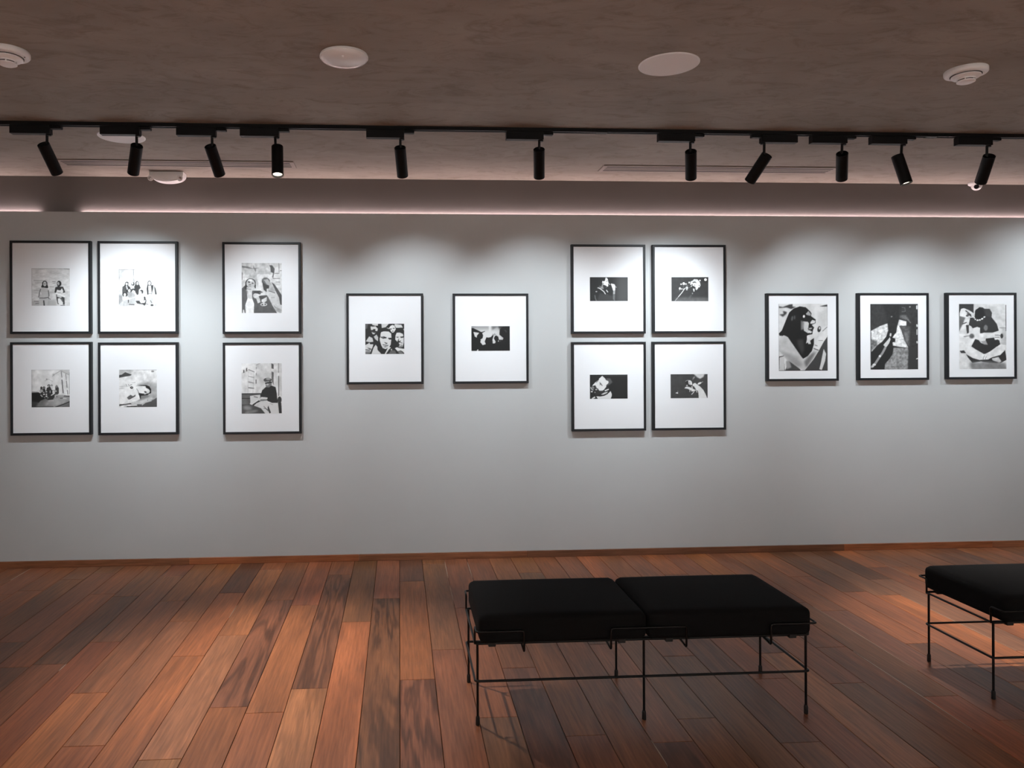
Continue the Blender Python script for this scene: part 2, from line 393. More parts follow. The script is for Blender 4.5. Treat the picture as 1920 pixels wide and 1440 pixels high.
def make_bench(label):
    t = thing('bench', label, 'bench', (.911, -2.025, 0), 'black upholstered benches')
    LX, LYF, LYB = .627, -.175, .180
    for (a, b) in ((-.625, -.0015), (.0015, .627)):
        bobj('cushion', rounded_cushion(a, b, -.225, .222, .3135, .418, .026), MAT['fabric'], t, smooth=True)
    for x in (-LX, 0, LX):
        for y in (LYF, LYB):
            bm = bmesh.new(); add_cyl(bm, (x, y, .004), (x, y, ZR), .0046, n=12)
            lg = bobj('leg', bm, MAT['wire'], t, smooth=True, angle=40)
            bm = bmesh.new()
            add_lathe(bm, [(0, 0), (.0065, 0), (.0078, .002), (.0074, .028), (.0062, .033), (.0047, .034)], 14)
            ft = bobj('foot', bm, MAT['rubber'], lg, smooth=True, loc=(x, y, 0), angle=50)
    for nm, z in (('seat_rail', ZR), ('lower_rail', ZL)):
        bm = bmesh.new(); e = .0092
        add_wire(bm, round_path([(-LX-e, LYF-e, z), (LX+e, LYF-e, z), (LX+e, LYB+e, z), (-LX-e, LYB+e, z)], .014, True), .0046, True)
        bobj(nm, bm, MAT['wire'], t, smooth=True)
    # bent-wire guards that hold the cushions: one in the middle, one round each corner, front and back
    GZ, HZ = .366, .290
    for s, ly in ((-1, LYF), (1, LYB)):
        gy = (-.2335 if s < 0 else .2305)
        hy = ly + s*.010
        pts = [(-.141, hy-s*.02, HZ+.008), (-.141, gy, HZ), (-.141, gy, GZ), (.141, gy, GZ), (.141, gy, HZ), (.141, hy-s*.02, HZ+.008)]
        bm = bmesh.new(); add_wire(bm, round_path(pts, .011), .0040); bobj('wire_guard', bm, MAT['wire'], t, smooth=True)
        for q in (-1, 1):
            gx = q*(LX+.0095); ix = q*(LX-.165)
            pts = [(ix, hy-s*.02, HZ+.008), (ix, gy, HZ), (ix, gy, GZ), (gx, gy, GZ), (gx, ly, GZ), (gx, ly, ZR-.004)]
            bm = bmesh.new(); add_wire(bm, round_path(pts, .011), .0040); bobj('wire_guard', bm, MAT['wire'], t, smooth=True)
    for x in (-.575, -.09, .09, .565):
        for y in (-.185, .19):
            bm = bmesh.new(); add_box(bm, x-.014, x+.014, y-.014, y+.014, .297, .316, .003); bobj('cushion_clip', bm, MAT['rubber'], t)
    return t
def copy_tree(o, parent=None):
    c = o.copy(); COL.objects.link(c); c.parent = parent
    for ch in list(o.children): copy_tree(ch, c)
    return c
b1 = make_bench('black two-cushion bench on thin wire legs, seen whole in the centre')
b2 = copy_tree(b1); b2.location = (2.965, -1.963, 0)
b2['label'] = 'black bench on wire legs cut off by the right picture edge'

# ------------------------------------------------------------------ photographs: flat prints, tone per point
def raster(spec, box, npx):
    x0, y0, x1, y1 = box; W = npx; Hn = max(8, int(round(npx*(y1-y0)/(x1-x0)))); S = 3
    w, h = W*S, Hn*S; sx, sy = w/(x1-x0), h/(y1-y0)
    img = np.full((h, w), 200.0)
    rs = np.random.RandomState(len(spec))
    def vnoise(sc, asp=1.0):
        out = np.zeros((h, w)); amp = 1.0
        for o in range(3):
            gx, gy = max(2, int(sc*2**o)), max(2, int(sc*asp*2**o*h/w))
            g = rs.rand(gy+2, gx+2)
            yy = np.linspace(0, gy, h); xx = np.linspace(0, gx, w)
            yi, xi = yy.astype(int), xx.astype(int); fy, fx = (yy-yi)[:, None], (xx-xi)[None, :]
            a = g[yi][:, xi]; b = g[yi][:, xi+1]; c = g[yi+1][:, xi]; d = g[yi+1][:, xi+1]
            out += amp*((a*(1-fx)+b*fx)*(1-fy)+(c*(1-fx)+d*fx)*fy-.5); amp *= .5
        return out
    def blur(m, r):
        r = int(r)
        for _ in range(2):
            for ax in (0, 1):
                p = np.pad(m, [(r+1, r) if i == ax else (0, 0) for i in (0, 1)], mode='edge'); cs = np.cumsum(p, axis=ax)
                n = m.shape[ax]
                m = (np.take(cs, range(2*r+1, 2*r+1+n), axis=ax)-np.take(cs, range(0, n), axis=ax))/(2*r+1)
        return m
    YY, XX = np.mgrid[0:h, 0:w]; PX = x0+(XX+.5)/sx; PY = y0+(YY+.5)/sy
    def pmask(pts):
        pts = np.array(pts, float); m = np.zeros((h, w), bool)
        for (ax, ay), (bx, by) in zip(pts, np.roll(pts, -1, 0)):
            if ay == by: continue
            m ^= ((ay > PY) != (by > PY)) & (PX < (bx-ax)*(PY-ay)/(by-ay)+ax)
        return m
    for ln in spec.strip().splitlines():
        tk = ln.split(); op = tk[0]
        if not tk: continue
        if op == 'f': img[:] = float(tk[1]); continue
        if op == 'n':
            img += float(tk[1])*vnoise(float(tk[2]), float(tk[3]) if len(tk) > 3 else 1.0)*np.clip((img-40)/120, .12, 1); continue
        if op == 'y':     # vertical tone change of the print: y value at top, value at bottom
            img[:] = float(tk[1])+(float(tk[2])-float(tk[1]))*((PY-y0)/(y1-y0)); continue
        soft = 0.0
        if tk[-1][0] == 's': soft = float(tk[-1][1:]); tk = tk[:-1]
        g = float(tk[1])
        if op == 'p':
            m = pmask([tuple(map(float, a.split(','))) for a in tk[2:]]).astype(float)
        elif op == 'e':
            cx_, cy_ = map(float, tk[2].split(',')); rx, ry = map(float, tk[3].split(',')); a = math.radians(float(tk[4])) if len(tk) > 4 else 0
            dx, dy = PX-cx_, PY-cy_; u = dx*math.cos(a)+dy*math.sin(a); v = -dx*math.sin(a)+dy*math.cos(a)
            m = ((u/rx)**2+(v/ry)**2 < 1).astype(float)
        elif op == 'l':
            wd = float(tk[2])/2; pts = [tuple(map(float, a.split(','))) for a in tk[3:]]; m = np.zeros((h, w), bool)
            for (ax, ay), (bx, by) in zip(pts, pts[1:]):
                ex, ey = bx-ax, by-ay; t = np.clip(((PX-ax)*ex+(PY-ay)*ey)/(ex*ex+ey*ey+1e-9), 0, 1)
                m |= (PX-ax-t*ex)**2+(PY-ay-t*ey)**2 < wd*wd
            m = m.astype(float)
        if soft: m = blur(m, soft*sx)
        img = img*(1-m)+g*m
    img = img.reshape(Hn, S, W, S).mean((1, 3))
    return np.clip(img, 22, 246)

PRINTS = {}
PRINTS['two'] = ((60, 60, 1385, 1350), 'square black-and-white print of two long-haired people by a pale brick wall', """
f 212
n 34 7 2.2
n 20 16 2.5
l 150 30 60,60 1385,60 s12
l 165 30 60,60 60,1350 s12
l 150 24 1180,70 1385,105 s10
l 175 20 150,480 560,480
l 180 20 180,560 420,560
l 150 22 780,520 890,520
l 150 22 800,575 880,570
l 170 26 680,700 830,700
l 175 22 700,880 830,890
l 175 22 150,820 330,830
p 178 60,1180 640,1130 940,1200 920,1350 60,1350 s30
l 110 20 150,1190 300,1200
l 110 22 200,1270 310,1260
e 45 518,590 92,98
p 48 440,600 388,705 450,735 600,745 645,720 600,600
e 205 520,600 58,80
l 135 12 470,590 572,590
l 120 14 520,575 525,620
p 192 400,730 480,720 620,745 645,800 640,1060 340,1080 345,900 372,770
n 10 12
l 120 34 372,780 335,900 312,1050
l 235 30 370,890 385,950
l 200 14 380,890 640,900
l 70 26 335,1080 480,1085 640,1062
p 190 330,1100 640,1090 600,1350 315,1350
l 75 46 480,1180 497,1340
l 110 36 640,830 660,960 660,1100
e 205 720,1050 60,60
l 90 14 650,1110 720,1120
e 45 1012,588 78,98
e 178 985,590 40,58
p 55 950,600 960,690 1010,690 990,640
p 58 880,715 960,690 1150,695 1180,770 1225,890 1150,905 1130,830 940,800 900,915 850,890
p 228 935,790 1040,840 1110,745 1160,850 1110,905 1000,890 950,900
l 90 12 960,890 1010,905 1060,890
l 236 56 905,925 1040,960 1190,1030
l 225 40 1205,915 1120,965
p 72 905,950 960,985 1080,1030 1195,1060 1205,1310 960,1290 920,1120
l 205 56 960,1010 1070,1050
p 228 965,1100 1035,1085 1145,1240 1130,1345 1040,1345 975,1240
p 120 1040,1090 1110,1110 1150,1230 1090,1150
l 50 22 1060,1335 1200,1335
""")
PRINTS['group'] = ((65, 85, 1385, 1365), 'square black-and-white print of a seated group in a pale room corner', """
f 226
p 205 65,85 590,85 590,1365 65,1365
p 188 65,85 300,85 140,400 65,500 s40
l 150 26 580,85 600,560 s10
l 140 30 65,90 620,90 s8
l 175 12 620,95 1385,100 s4
l 120 26 70,90 70,480 s8
p 150 65,960 190,1000 230,1180 65,1310 s30
p 205 65,1310 230,1180 900,1150 1385,1150 1385,1365 65,1365
e 45 355,565 55,40
p 55 300,560 265,660 200,700 195,930 330,930 480,830 470,720 400,660 395,560
e 205 345,600 36,48
l 200 50 340,680 365,770
p 85 210,700 300,680 320,880 210,920
e 70 560,600 58,66
e 205 545,580 30,42
p 195 500,640 560,650 600,740 640,780 560,790 500,720
e 60 705,590 62,92
p 62 640,620 780,620 830,740 770,790 750,960 700,980 640,880 600,700
e 208 712,580 34,58
e 60 450,830 80,70
e 192 435,830 46,55
p 165 330,905 420,880 600,890 660,1010 580,1050 430,1110 370,1030
n 22 20
e 52 580,800 70,40
e 205 575,850 42,44
l 215 46 620,900 660,1010
e 50 285,960 90,80
e 215 280,970 42,56
p 205 190,1030 300,1020 360,1080 330,1180 200,1160
l 215 50 350,1050 450,1120
p 185 240,1160 400,1140 640,1050 640,1280 430,1365 200,1365
n 26 18
l 60 30 400,1150 400,1230
l 70 26 430,1300 600,1310
e 50 855,850 62,48
e 200 815,890 46,52
l 60 46 880,850 890,960
p 235 740,1000 830,950 970,900 1000,1010 930,1130 800,1180 650,1130 660,1090
l 110 12 740,1100 820,1070
l 60 60 960,1060 970,1120
p 62 650,1180 800,1170 1020,1130 1000,1280 960,1350 900,1300 700,1270 s6
p 215 780,1180 880,1160 1000,1160 960,1250 830,1260
e 80 1130,580 68,95
e 222 1130,575 44,62
p 60 1060,620 1090,650 1100,960 1050,970 1030,760
p 55 1180,640 1270,640 1250,760 1210,960 1190,900
p 225 1090,660 1180,660 1210,930 1120,930
l 70 14 1110,930 1210,940
p 190 1260,650 1300,680 1320,960 1240,940
p 50 1295,665 1345,760 1385,960 1330,960
p 196 1085,960 1230,960 1250,1150 1210,1250 1110,1250
n 16 16
l 90 22 1160,1170 1210,1250
e 70 1215,1330 50,36
l 90 20 1000,1280 1080,1300
e 225 660,1320 36,26
""")
PRINTS['yard'] = ((55, 65, 1380, 1350), 'square black-and-white print of people huddled outside a white building', """
f 228
p 208 55,65 160,65 130,800 55,800 s40
l 165 14 60,68 1380,70 s6
l 165 30 60,70 70,780 s10
p 205 1080,120 1380,250 1380,70 1060,70
l 150 16 780,300 850,230 1060,110 1360,250 s5
e 165 820,240 36,36 s14
e 150 585,395 30,24 s8
l 175 14 530,450 640,390 790,470 s5
l 120 26 1085,150 1110,330
l 70 30 1110,420 1130,640 1150,860
l 110 18 1240,220 1260,420
l 80 22 1265,460 1285,680
l 80 20 1290,770 1310,910
l 150 20 1370,180 1370,900 s5
p 118 55,1120 500,1010 900,950 1380,960 1380,1350 55,1350
p 165 560,1180 960,960 1380,1000 1380,1150 900,1330 500,1290 s50
n 30 12
p 36 55,850 290,830 420,900 520,1060 370,1120 310,1190 55,1160 s8
p 150 55,800 270,815 290,840 55,850
p 60 55,1130 300,1180 200,1350 55,1350 s30
l 40 40 55,1345 800,1345 s12
l 45 32 880,1345 1130,1260 1380,1160 s6
p 110 1130,1290 1380,1180 1380,1350 1100,1350 s10
l 60 30 1180,965 1380,975
p 170 960,930 1150,930 1170,980 980,1000 s6
l 60 22 1050,1050 1130,1040
l 222 18 1150,1055 1260,1055
l 215 14 640,1130 820,1125
e 52 400,690 36,52
e 46 490,690 46,54
p 48 360,730 530,730 560,830 540,1000 470,1000 380,900
e 170 400,790 60,50
e 150 490,690 20,30
e 48 655,610 46,42
e 150 755,610 42,42
e 215 760,680 50,60
p 56 590,680 700,640 760,760 860,760 890,930 800,1080 640,1100 520,1050 540,860
e 205 655,620 20,24
e 210 570,820 30,20
e 225 490,905 36,22
e 205 575,910 22,34
e 230 575,975 34,20
p 215 780,770 850,770 870,880 830,910 780,870
l 200 24 700,790 700,850
e 205 480,840 24,16
l 225 30 740,940 830,890
e 170 620,1025 26,14
l 190 34 380,930 430,980
p 64 880,640 950,610 1000,700 1000,880 930,930 880,900
e 130 925,640 40,46
e 205 905,800 26,20
l 210 30 870,950 880,1000
""")
PRINTS['lying'] = ((80, 65, 1390, 1345), 'square black-and-white print of a person lying back on the ground', """
f 222
n 14 6
p 195 80,65 560,65 560,230 80,260 s30
n 14 10
p 70 80,250 180,230 300,150 520,235 480,270 80,340 s8
p 190 80,65 240,65 220,200 80,240 s12
l 150 26 80,70 1390,70 s8
e 120 1240,130 50,26 s12
p 172 700,580 900,520 1390,500 1390,1345 700,1345 s40
n 40 12
p 230 100,420 400,400 640,470 720,560 640,650 80,680
p 232 80,720 400,720 660,640 820,620 1060,640 1130,780 1040,870 880,870 760,860 720,960 640,1000 430,1110 110,1220 80,1000
n 8 5
l 130 12 520,520 640,500
l 90 12 320,560 360,640
l 90 12 400,560 440,640
l 70 14 450,600 530,570
e 40 515,675 52,44
e 180 520,665 20,18
l 150 10 100,640 330,620
p 36 730,620 860,590 1010,590 1130,640 1190,740 1190,870 1100,900 1150,800 1110,740 1010,690 990,625 s4
p 40 720,760 770,860 900,890 1040,890 1120,870 1080,930 940,960 840,960 830,1080 800,1040 s6
e 205 980,890 40,20 -15
e 60 990,830 46,26 20 s6
p 218 1040,720 1140,780 1130,850 1060,870
l 90 16 690,720 740,800
p 100 350,1010 480,920 560,970 650,910 640,960 400,1085 s8
p 235 430,1110 700,900 770,940 800,1070 640,1150 380,1200
l 60 22 440,1070 640,960 s4
p 200 500,1160 780,1130 1200,1010 1250,1060 900,1240 520,1260
n 20 14
p 62 80,1240 300,1230 480,1200 520,1240 300,1260 80,1300 s6
p 84 700,1240 840,1250 1000,1190 1250,1100 1390,1020 1390,1345 700,1345 s10
n 18 12
l 55 50 360,1330 680,1320 s8
p 185 870,1290 990,1200 1210,1140 1190,1110 960,1170 860,1240
p 130 830,960 1000,940 1160,960 1000,1030 840,1060 s8
e 110 1065,1105 20,14
""")
PRINTS['toast'] = ((45, 45, 1130, 1395), 'black-and-white print of two people raising glasses together', """
f 206
p 190 45,45 800,60 840,350 45,360
p 120 50,120 230,150 360,200 370,90 390,180 530,180 440,200 430,300 380,210 300,205 60,170 s6
n 26 7
p 222 80,380 245,370 240,480 80,500
p 215 470,350 830,340 850,560 490,600
p 175 250,360 450,360 470,560 330,480 s6
l 90 18 60,310 62,500
p 84 790,105 870,110 935,200 930,330 980,340 900,470 870,420 900,320 830,290 820,170 s4
n 30 16
p 215 950,170 1130,100 1130,700 1080,640 900,560 890,480
l 120 16 890,465 1070,465
l 100 14 970,560 1070,560
l 130 18 940,330 1060,330
l 100 16 1085,255 1125,250
l 150 24 1050,60 1055,300
p 92 45,740 130,660 190,770 190,880 200,1010 140,1180 150,1395 45,1395
p 92 320,790 560,800 700,880 760,960 880,1200 1000,1395 360,1395 380,1180 330,990 s2
e 62 285,590 140,128 -8
p 62 160,560 120,720 160,770 240,560
p 62 400,560 430,640 425,740 390,700
e 190 290,600 112,122 -20
e 236 275,510 50,28 10
e 70 245,562 32,18 15
e 70 345,590 26,16 15
l 70 16 240,625 290,630
l 110 14 215,660 300,672
l 80 16 165,735 300,755 s4
p 205 170,770 300,760 350,740 310,880 320,1000 200,1000 200,880
p 234 205,1000 330,1000 380,1140 370,1395 170,1395 145,1170
l 190 12 250,1080 260,1100
p 130 160,760 200,800 200,900 170,830 s6
p 225 80,1300 110,1300 130,1395 70,1395
e 210 440,930 90,70 10
p 205 430,980 530,990 550,1100 480,1130
p 225 490,600 610,590 610,740 550,760 490,730
l 228 22 360,770 560,770
p 70 380,790 560,790 500,870 390,860
l 225 34 490,910 720,890
p 215 560,850 680,830 690,900 560,900
p 80 500,935 710,930 690,1000 540,1010
p 210 580,1030 720,960 720,1060 640,1120 580,1090
e 205 640,1160 90,44
e 70 600,1165 26,20
e 70 680,1155 24,18
e 110 700,540 115,100 20
p 175 640,500 740,480 850,600 960,800 900,870 760,810 740,640 s3
p 70 600,520 640,580 720,640 790,650 780,730 720,740 720,830 640,770 610,640 s3
n 12 14
e 66 740,680 44,44
p 200 750,820 960,820 1040,950 1100,1180 1130,1300 1000,1260 900,1100 800,960
l 100 22 790,800 940,850
l 150 14 830,980 930,980
p 82 850,560 930,620 1000,720 1130,920 1130,1180 1080,1160 1050,980 960,800
p 165 880,1140 960,1220 1130,1310 1100,1395 960,1340 s6
n 30 20
""")
PRINTS['seated'] = ((40, 50, 1130, 1395), 'black-and-white print of a capped person seated outdoors', """
f 226
p 212 540,50 860,50 860,640 600,640 440,860 430,100 s8
p 220 900,50 1040,50 1040,950 900,800
p 205 1045,50 1130,50 1130,960 1045,900
l 175 10 60,310 200,260 240,215
l 90 16 240,222 390,285
l 70 28 105,240 105,295
l 60 26 185,185 180,250
l 130 16 235,400 380,430
l 110 18 220,545 375,580
l 90 22 220,700 370,718
l 190 12 225,280 215,840
l 180 10 380,290 350,840
l 165 24 445,160 445,200 s4
l 150 26 440,320 440,360 s4
l 110 30 435,500 435,580 s4
p 92 850,50 910,90 910,210 850,190
p 105 855,270 910,300 905,640 850,500
l 150 24 1040,50 1042,300
l 90 22 1042,400 1042,920
l 170 18 440,100 540,55
p 100 40,860 560,860 560,1000 300,1000 260,1160 40,1160
n 26 12
l 52 24 40,862 560,862
l 48 20 40,985 280,985
l 60 16 40,1160 280,1150
p 84 40,1170 300,1150 560,1250 680,1395 40,1395
e 140 200,1240 120,60 10 s30
e 130 300,1340 180,40 -10 s20
n 26 10
p 55 600,770 690,690 830,640 960,690 990,850 1000,980 1020,1110 860,1110 740,1060 700,960 540,950 560,880
n 14 10
e 88 745,500 108,58
e 165 760,470 60,32 s8
l 190 20 660,560 780,545
p 120 680,570 860,540 850,640 780,700 700,690
l 36 30 690,585 760,570 850,560
e 190 740,620 36,24
p 215 270,920 350,910 540,890 550,960 480,1010 370,1100 320,1130 280,1090
l 100 22 380,940 470,960
l 215 44 480,1010 600,990 720,985
l 110 36 560,1035 720,1030 s4
p 60 330,1150 500,1040 560,1060 440,1120 360,1190
p 218 530,1150 600,1090 700,1060 790,1110 1030,1130 1050,1395 690,1395 600,1250 540,1210
p 60 760,1180 830,1370 790,1395 740,1240
l 90 14 640,1200 760,1330
l 80 12 640,1250 720,1270 790,1330
l 150 10 800,1120 880,1160
e 66 1065,1030 56,90
p 58 1020,1100 1110,1100 1125,1395 1050,1395
""")
PRINTS['faces'] = ((65, 75, 1765, 1385), 'high-contrast black-and-white print of five close-up faces', """
f 46
n 12 6
p 200 770,75 1100,75 960,230 790,265
p 212 1350,90 1640,130 1700,250 1400,255 1340,140
p 92 65,80 200,80 150,300 65,300 s20
p 205 300,180 400,200 520,190 620,300 590,400 510,380 430,340 320,350
p 208 360,90 620,80 620,160 480,160 380,130
p 44 220,130 470,150 500,190 400,205 280,190
p 44 520,170 640,210 640,280 540,220
p 40 420,300 530,320 500,370 420,340
p 200 335,400 540,470 500,490 470,530 400,530 350,450
l 50 26 340,420 520,485
p 190 440,630 560,545 630,660 620,830 500,740
p 200 95,830 240,620 380,690 420,850 260,870
p 205 65,1000 240,890 290,960 420,960 380,1100 330,1180 300,1290 65,1330
p 44 65,900 230,880 210,930 65,980
p 44 270,890 430,900 420,965 300,940
p 60 150,1100 250,1120 330,1150 300,1200 200,1140 s6
l 50 34 65,1190 250,1210
p 120 65,1260 300,1240 280,1340 65,1385 s12
p 205 350,1340 430,1100 520,980 590,1070 600,1200 760,1370 330,1385
p 222 980,260 1100,260 1200,130 1330,150 1395,320 1310,450 1230,460 1160,330
e 42 1180,170 150,100 -30
p 224 1100,260 1180,160 1270,130 1350,200 1395,310 1330,420 1250,465 1190,420 1150,330
p 60 1120,290 1230,290 1220,325 1130,325
p 60 1270,265 1350,270 1340,300 1270,300
p 50 1230,380 1300,390 1290,415 1240,420
p 218 690,640 760,440 880,405 1080,415 1190,500 1205,680 1170,980 1090,1100 960,1160 840,1150 760,1000 700,800
n 10 5
p 48 720,690 740,430 690,560 640,640
p 42 730,640 880,625 1000,665 990,700 850,720 770,690
l 190 14 790,660 880,665
p 40 1045,690 1200,680 1200,760 1110,765
p 42 890,860 960,890 1040,910 1000,945 930,920
p 52 810,965 900,975 1080,1000 1040,1030 830,1000 s3
p 44 820,1060 960,1050 1060,1065 920,1085
p 44 690,850 760,1000 800,1110 960,1170 1020,1120 940,1280 800,1370 690,1280 600,1150 590,960
p 210 900,1385 1040,1130 1090,1060 1180,1100 1080,1200 960,1385
p 50 960,1385 1100,1170 1130,1230 1040,1385
p 100 1050,1385 1200,1210 1360,1230 1420,1385 s8
e 180 1200,1190 30,34
p 218 1380,590 1430,470 1560,460 1700,520 1740,680 1740,860 1690,1080 1560,1100 1520,1060 1480,880 1370,760
p 48 1400,640 1520,640 1500,680 1430,670
p 42 1570,640 1740,620 1720,680 1620,690
p 50 1450,880 1520,700 1530,830 1620,800 1600,840 1520,900 1560,1000 1500,1080 1400,1000 s4
l 50 24 1560,880 1670,910
l 60 18 1540,985 1660,985
p 130 1500,1060 1680,1000 1690,1080 1560,1110 s6
p 225 1350,1130 1440,1090 1560,1130 1765,1160 1765,1360 1690,1270 1600,1230 1470,1260
p 120 1470,1280 1620,1240 1740,1370 1560,1385 s8
l 40 26 1600,1240 1700,1300 1765,1385
p 205 1720,310 1765,300 1765,400
""")
PRINTS['crowd'] = ((90, 90, 1825, 1190), 'black-and-white print of dark silhouettes against a bright sky', """
f 150
p 196 90,230 1500,230 1500,1190 90,1190 s80
p 205 560,330 1200,330 1200,700 560,960 s60
p 120 90,90 330,90 90,160 s40
p 110 1010,90 1300,90 1180,170 1040,260 s30
p 60 1280,90 1825,90 1825,400 1400,300 s40
p 210 880,90 980,90 960,330 880,330 s30
p 30 90,180 190,180 480,320 540,355 700,310 710,330 580,390 620,500 600,620 500,690 520,740 490,790 600,930 740,890 690,770 770,580 850,600 960,580 1040,500 1090,520 1040,680 1050,860 1160,850 1180,780 1100,640 1140,540 1200,500 1300,560 1330,690 1290,760 1340,690 1500,700 1530,620 1350,480 1350,380 1370,250 1480,130 1600,90 1825,90 1825,1190 90,1190
p 200 190,350 450,390 340,520 340,600 250,550
l 34 14 1060,500 1150,410
l 34 14 1100,500 1200,450
l 34 12 1040,500 1050,430
p 58 1540,260 1640,260 1690,340 1650,390 1600,310 s10
p 205 330,1190 360,1120 410,1120 400,1190
e 200 1305,755 20,26
e 90 1400,745 30,16 s8
""")
PRINTS['singer'] = ((95, 90, 1850, 1195), 'dark print of a singer in profile holding a microphone', """
f 42
n 8 5
p 74 1300,90 1850,90 1850,1195 1300,1195 s150
p 60 560,820 900,900 1250,960 1300,1195 420,1195 s30
p 150 520,480 640,560 700,500 740,640 600,620 s20
p 232 820,130 860,115 920,180 960,360 940,430 950,500 900,535 840,480 720,440 660,360 680,260 740,290 800,250
l 70 18 850,290 920,270
l 60 20 690,350 740,400
e 240 905,485 34,30
l 150 60 690,430 640,600 s12
l 80 30 760,540 880,540 s14
l 225 34 470,590 540,600 740,750 810,860
e 180 490,580 46,20 s6
e 175 400,755 40,24
l 215 38 860,690 920,770
l 120 14 850,590 870,560
l 200 30 970,390 1020,440
p 225 1060,400 1090,390 1230,420 1270,500 1260,700 1170,720 1120,560
l 190 24 1250,530 1320,560
p 165 1170,720 1260,700 1250,880 1160,880 s6
p 108 1160,880 1250,880 1240,1195 1160,1100 s12
l 105 40 330,930 350,1060 400,1170 s8
l 120 10 860,890 920,900
""")
PRINTS['saxes'] = ((70, 90, 1825, 1230), 'dark print of a bright face with a slanting microphone stand', """
f 60
n 12 5
p 92 300,1050 1825,1050 1825,1230 200,1230 s50
p 44 1500,90 1825,90 1825,350 1500,300 s60
l 222 34 720,610 560,830 400,1020
l 175 22 400,1020 230,1225
e 240 655,400 56,60
l 215 40 690,420 790,420
e 225 535,430 38,34
e 235 475,630 44,58
e 215 565,650 28,28
e 205 655,660 40,30
l 120 14 640,480 640,600
l 110 12 680,480 720,520
e 200 805,600 58,66
l 150 20 760,490 850,490
e 190 800,690 40,24
l 110 16 430,690 480,760
e 225 915,350 36,42
p 215 960,450 980,300 1080,260 1150,190 1300,200 1420,340 1450,480 1390,590 1330,560 1340,610 1260,710 1210,660 1210,560 1130,520 1050,470
n 40 14
p 50 1060,360 1130,310 1200,310 1270,380 1170,350 1090,370
e 46 1055,455 26,30
l 70 22 1165,450 1180,500
p 52 1040,560 1110,520 1210,560 1210,640 1160,630
p 225 1090,620 1165,650 1160,770 1120,770
e 235 1420,255 36,36
e 70 1385,485 26,22
l 190 40 1000,540 1040,500
e 242 1685,215 64,62
e 150 1065,860 24,36
e 110 930,585 24,22
l 92 60 1000,950 880,1150 s30
""")
PRINTS['upward'] = ((95, 90, 1840, 1190), 'dark print of a tilted face looking up beside a white collar', """
f 42
n 8 5
p 62 600,90 1840,90 1840,150 600,150 s30
p 86 850,260 1030,260 1140,440 1000,560 860,600 860,360 s20
p 222 670,150 790,260 850,350 950,390 960,470 860,560 850,650 740,780 620,860 520,800 470,720 380,690 330,580 200,600 340,450 400,400 520,330 520,280
n 10 7
p 90 540,420 620,490 690,600 650,600 600,530 560,590 560,500 s4
l 110 30 390,440 470,380 s6
l 70 26 340,580 400,680 s3
l 60 22 380,700 450,730 480,800
p 52 280,640 350,660 340,760 440,780 480,820 700,820 780,760 880,640 980,640 960,720 800,790 720,900 600,960 380,1040 280,900 s6
p 200 350,740 440,750 440,785 360,790
e 130 240,680 64,62 30
l 218 26 135,660 190,760 260,785
e 200 190,855 46,34
e 150 335,890 26,30
p 218 770,800 960,730 970,780 800,850
p 205 600,990 760,900 930,860 880,930 720,1000 s8
p 214 380,1060 560,1080 760,1050 900,980 1050,840 1100,960 1100,1060 1050,1190 460,1190
l 30 32 380,1050 620,1050 880,960 1000,840
l 215 60 210,1170 320,1110 s8
p 34 360,1070 400,1080 470,1190 380,1190
""")
PRINTS['dancer'] = ((80, 95, 1840, 1215), 'dark print of a performer with a raised white sleeve', """
f 68
n 10 5
p 52 80,95 1150,95 1150,130 80,130
p 205 1170,95 1700,95 1640,230 1480,320 1330,240 1220,140 s26
p 150 1220,190 1240,260 1170,330 1110,390 1140,270 s14
p 54 780,400 900,380 1000,400 1060,560 1000,640 880,660 800,580
p 225 920,390 1010,385 1080,440 1110,560 1090,610 1020,590 940,570 930,500
n 26 14
l 170 24 790,430 870,390 960,385
e 70 990,520 26,16
e 80 990,465 20,12
e 190 860,630 40,36 s6
p 222 735,750 800,690 900,680 1010,710 1100,760 1180,800 1250,830 1300,850 1210,870 1080,910 1060,860 1000,830 900,780
l 215 30 990,830 990,910
l 205 36 1200,890 1140,970 1080,1030
l 205 34 1290,850 1330,940
l 205 50 1090,680 1110,760
p 222 1120,590 1170,530 1250,510 1340,580 1480,680 1630,840 1740,1040 1810,1215 1410,1215 1400,1000 1370,880 1280,820 1200,700 1130,660
p 62 1140,640 1200,680 1270,790 1200,790
e 232 1450,530 100,44 -25
l 190 22 1540,490 1610,460
p 232 310,970 400,930 440,960 430,1000
l 130 26 420,870 430,930 s8
n 12 20
""")
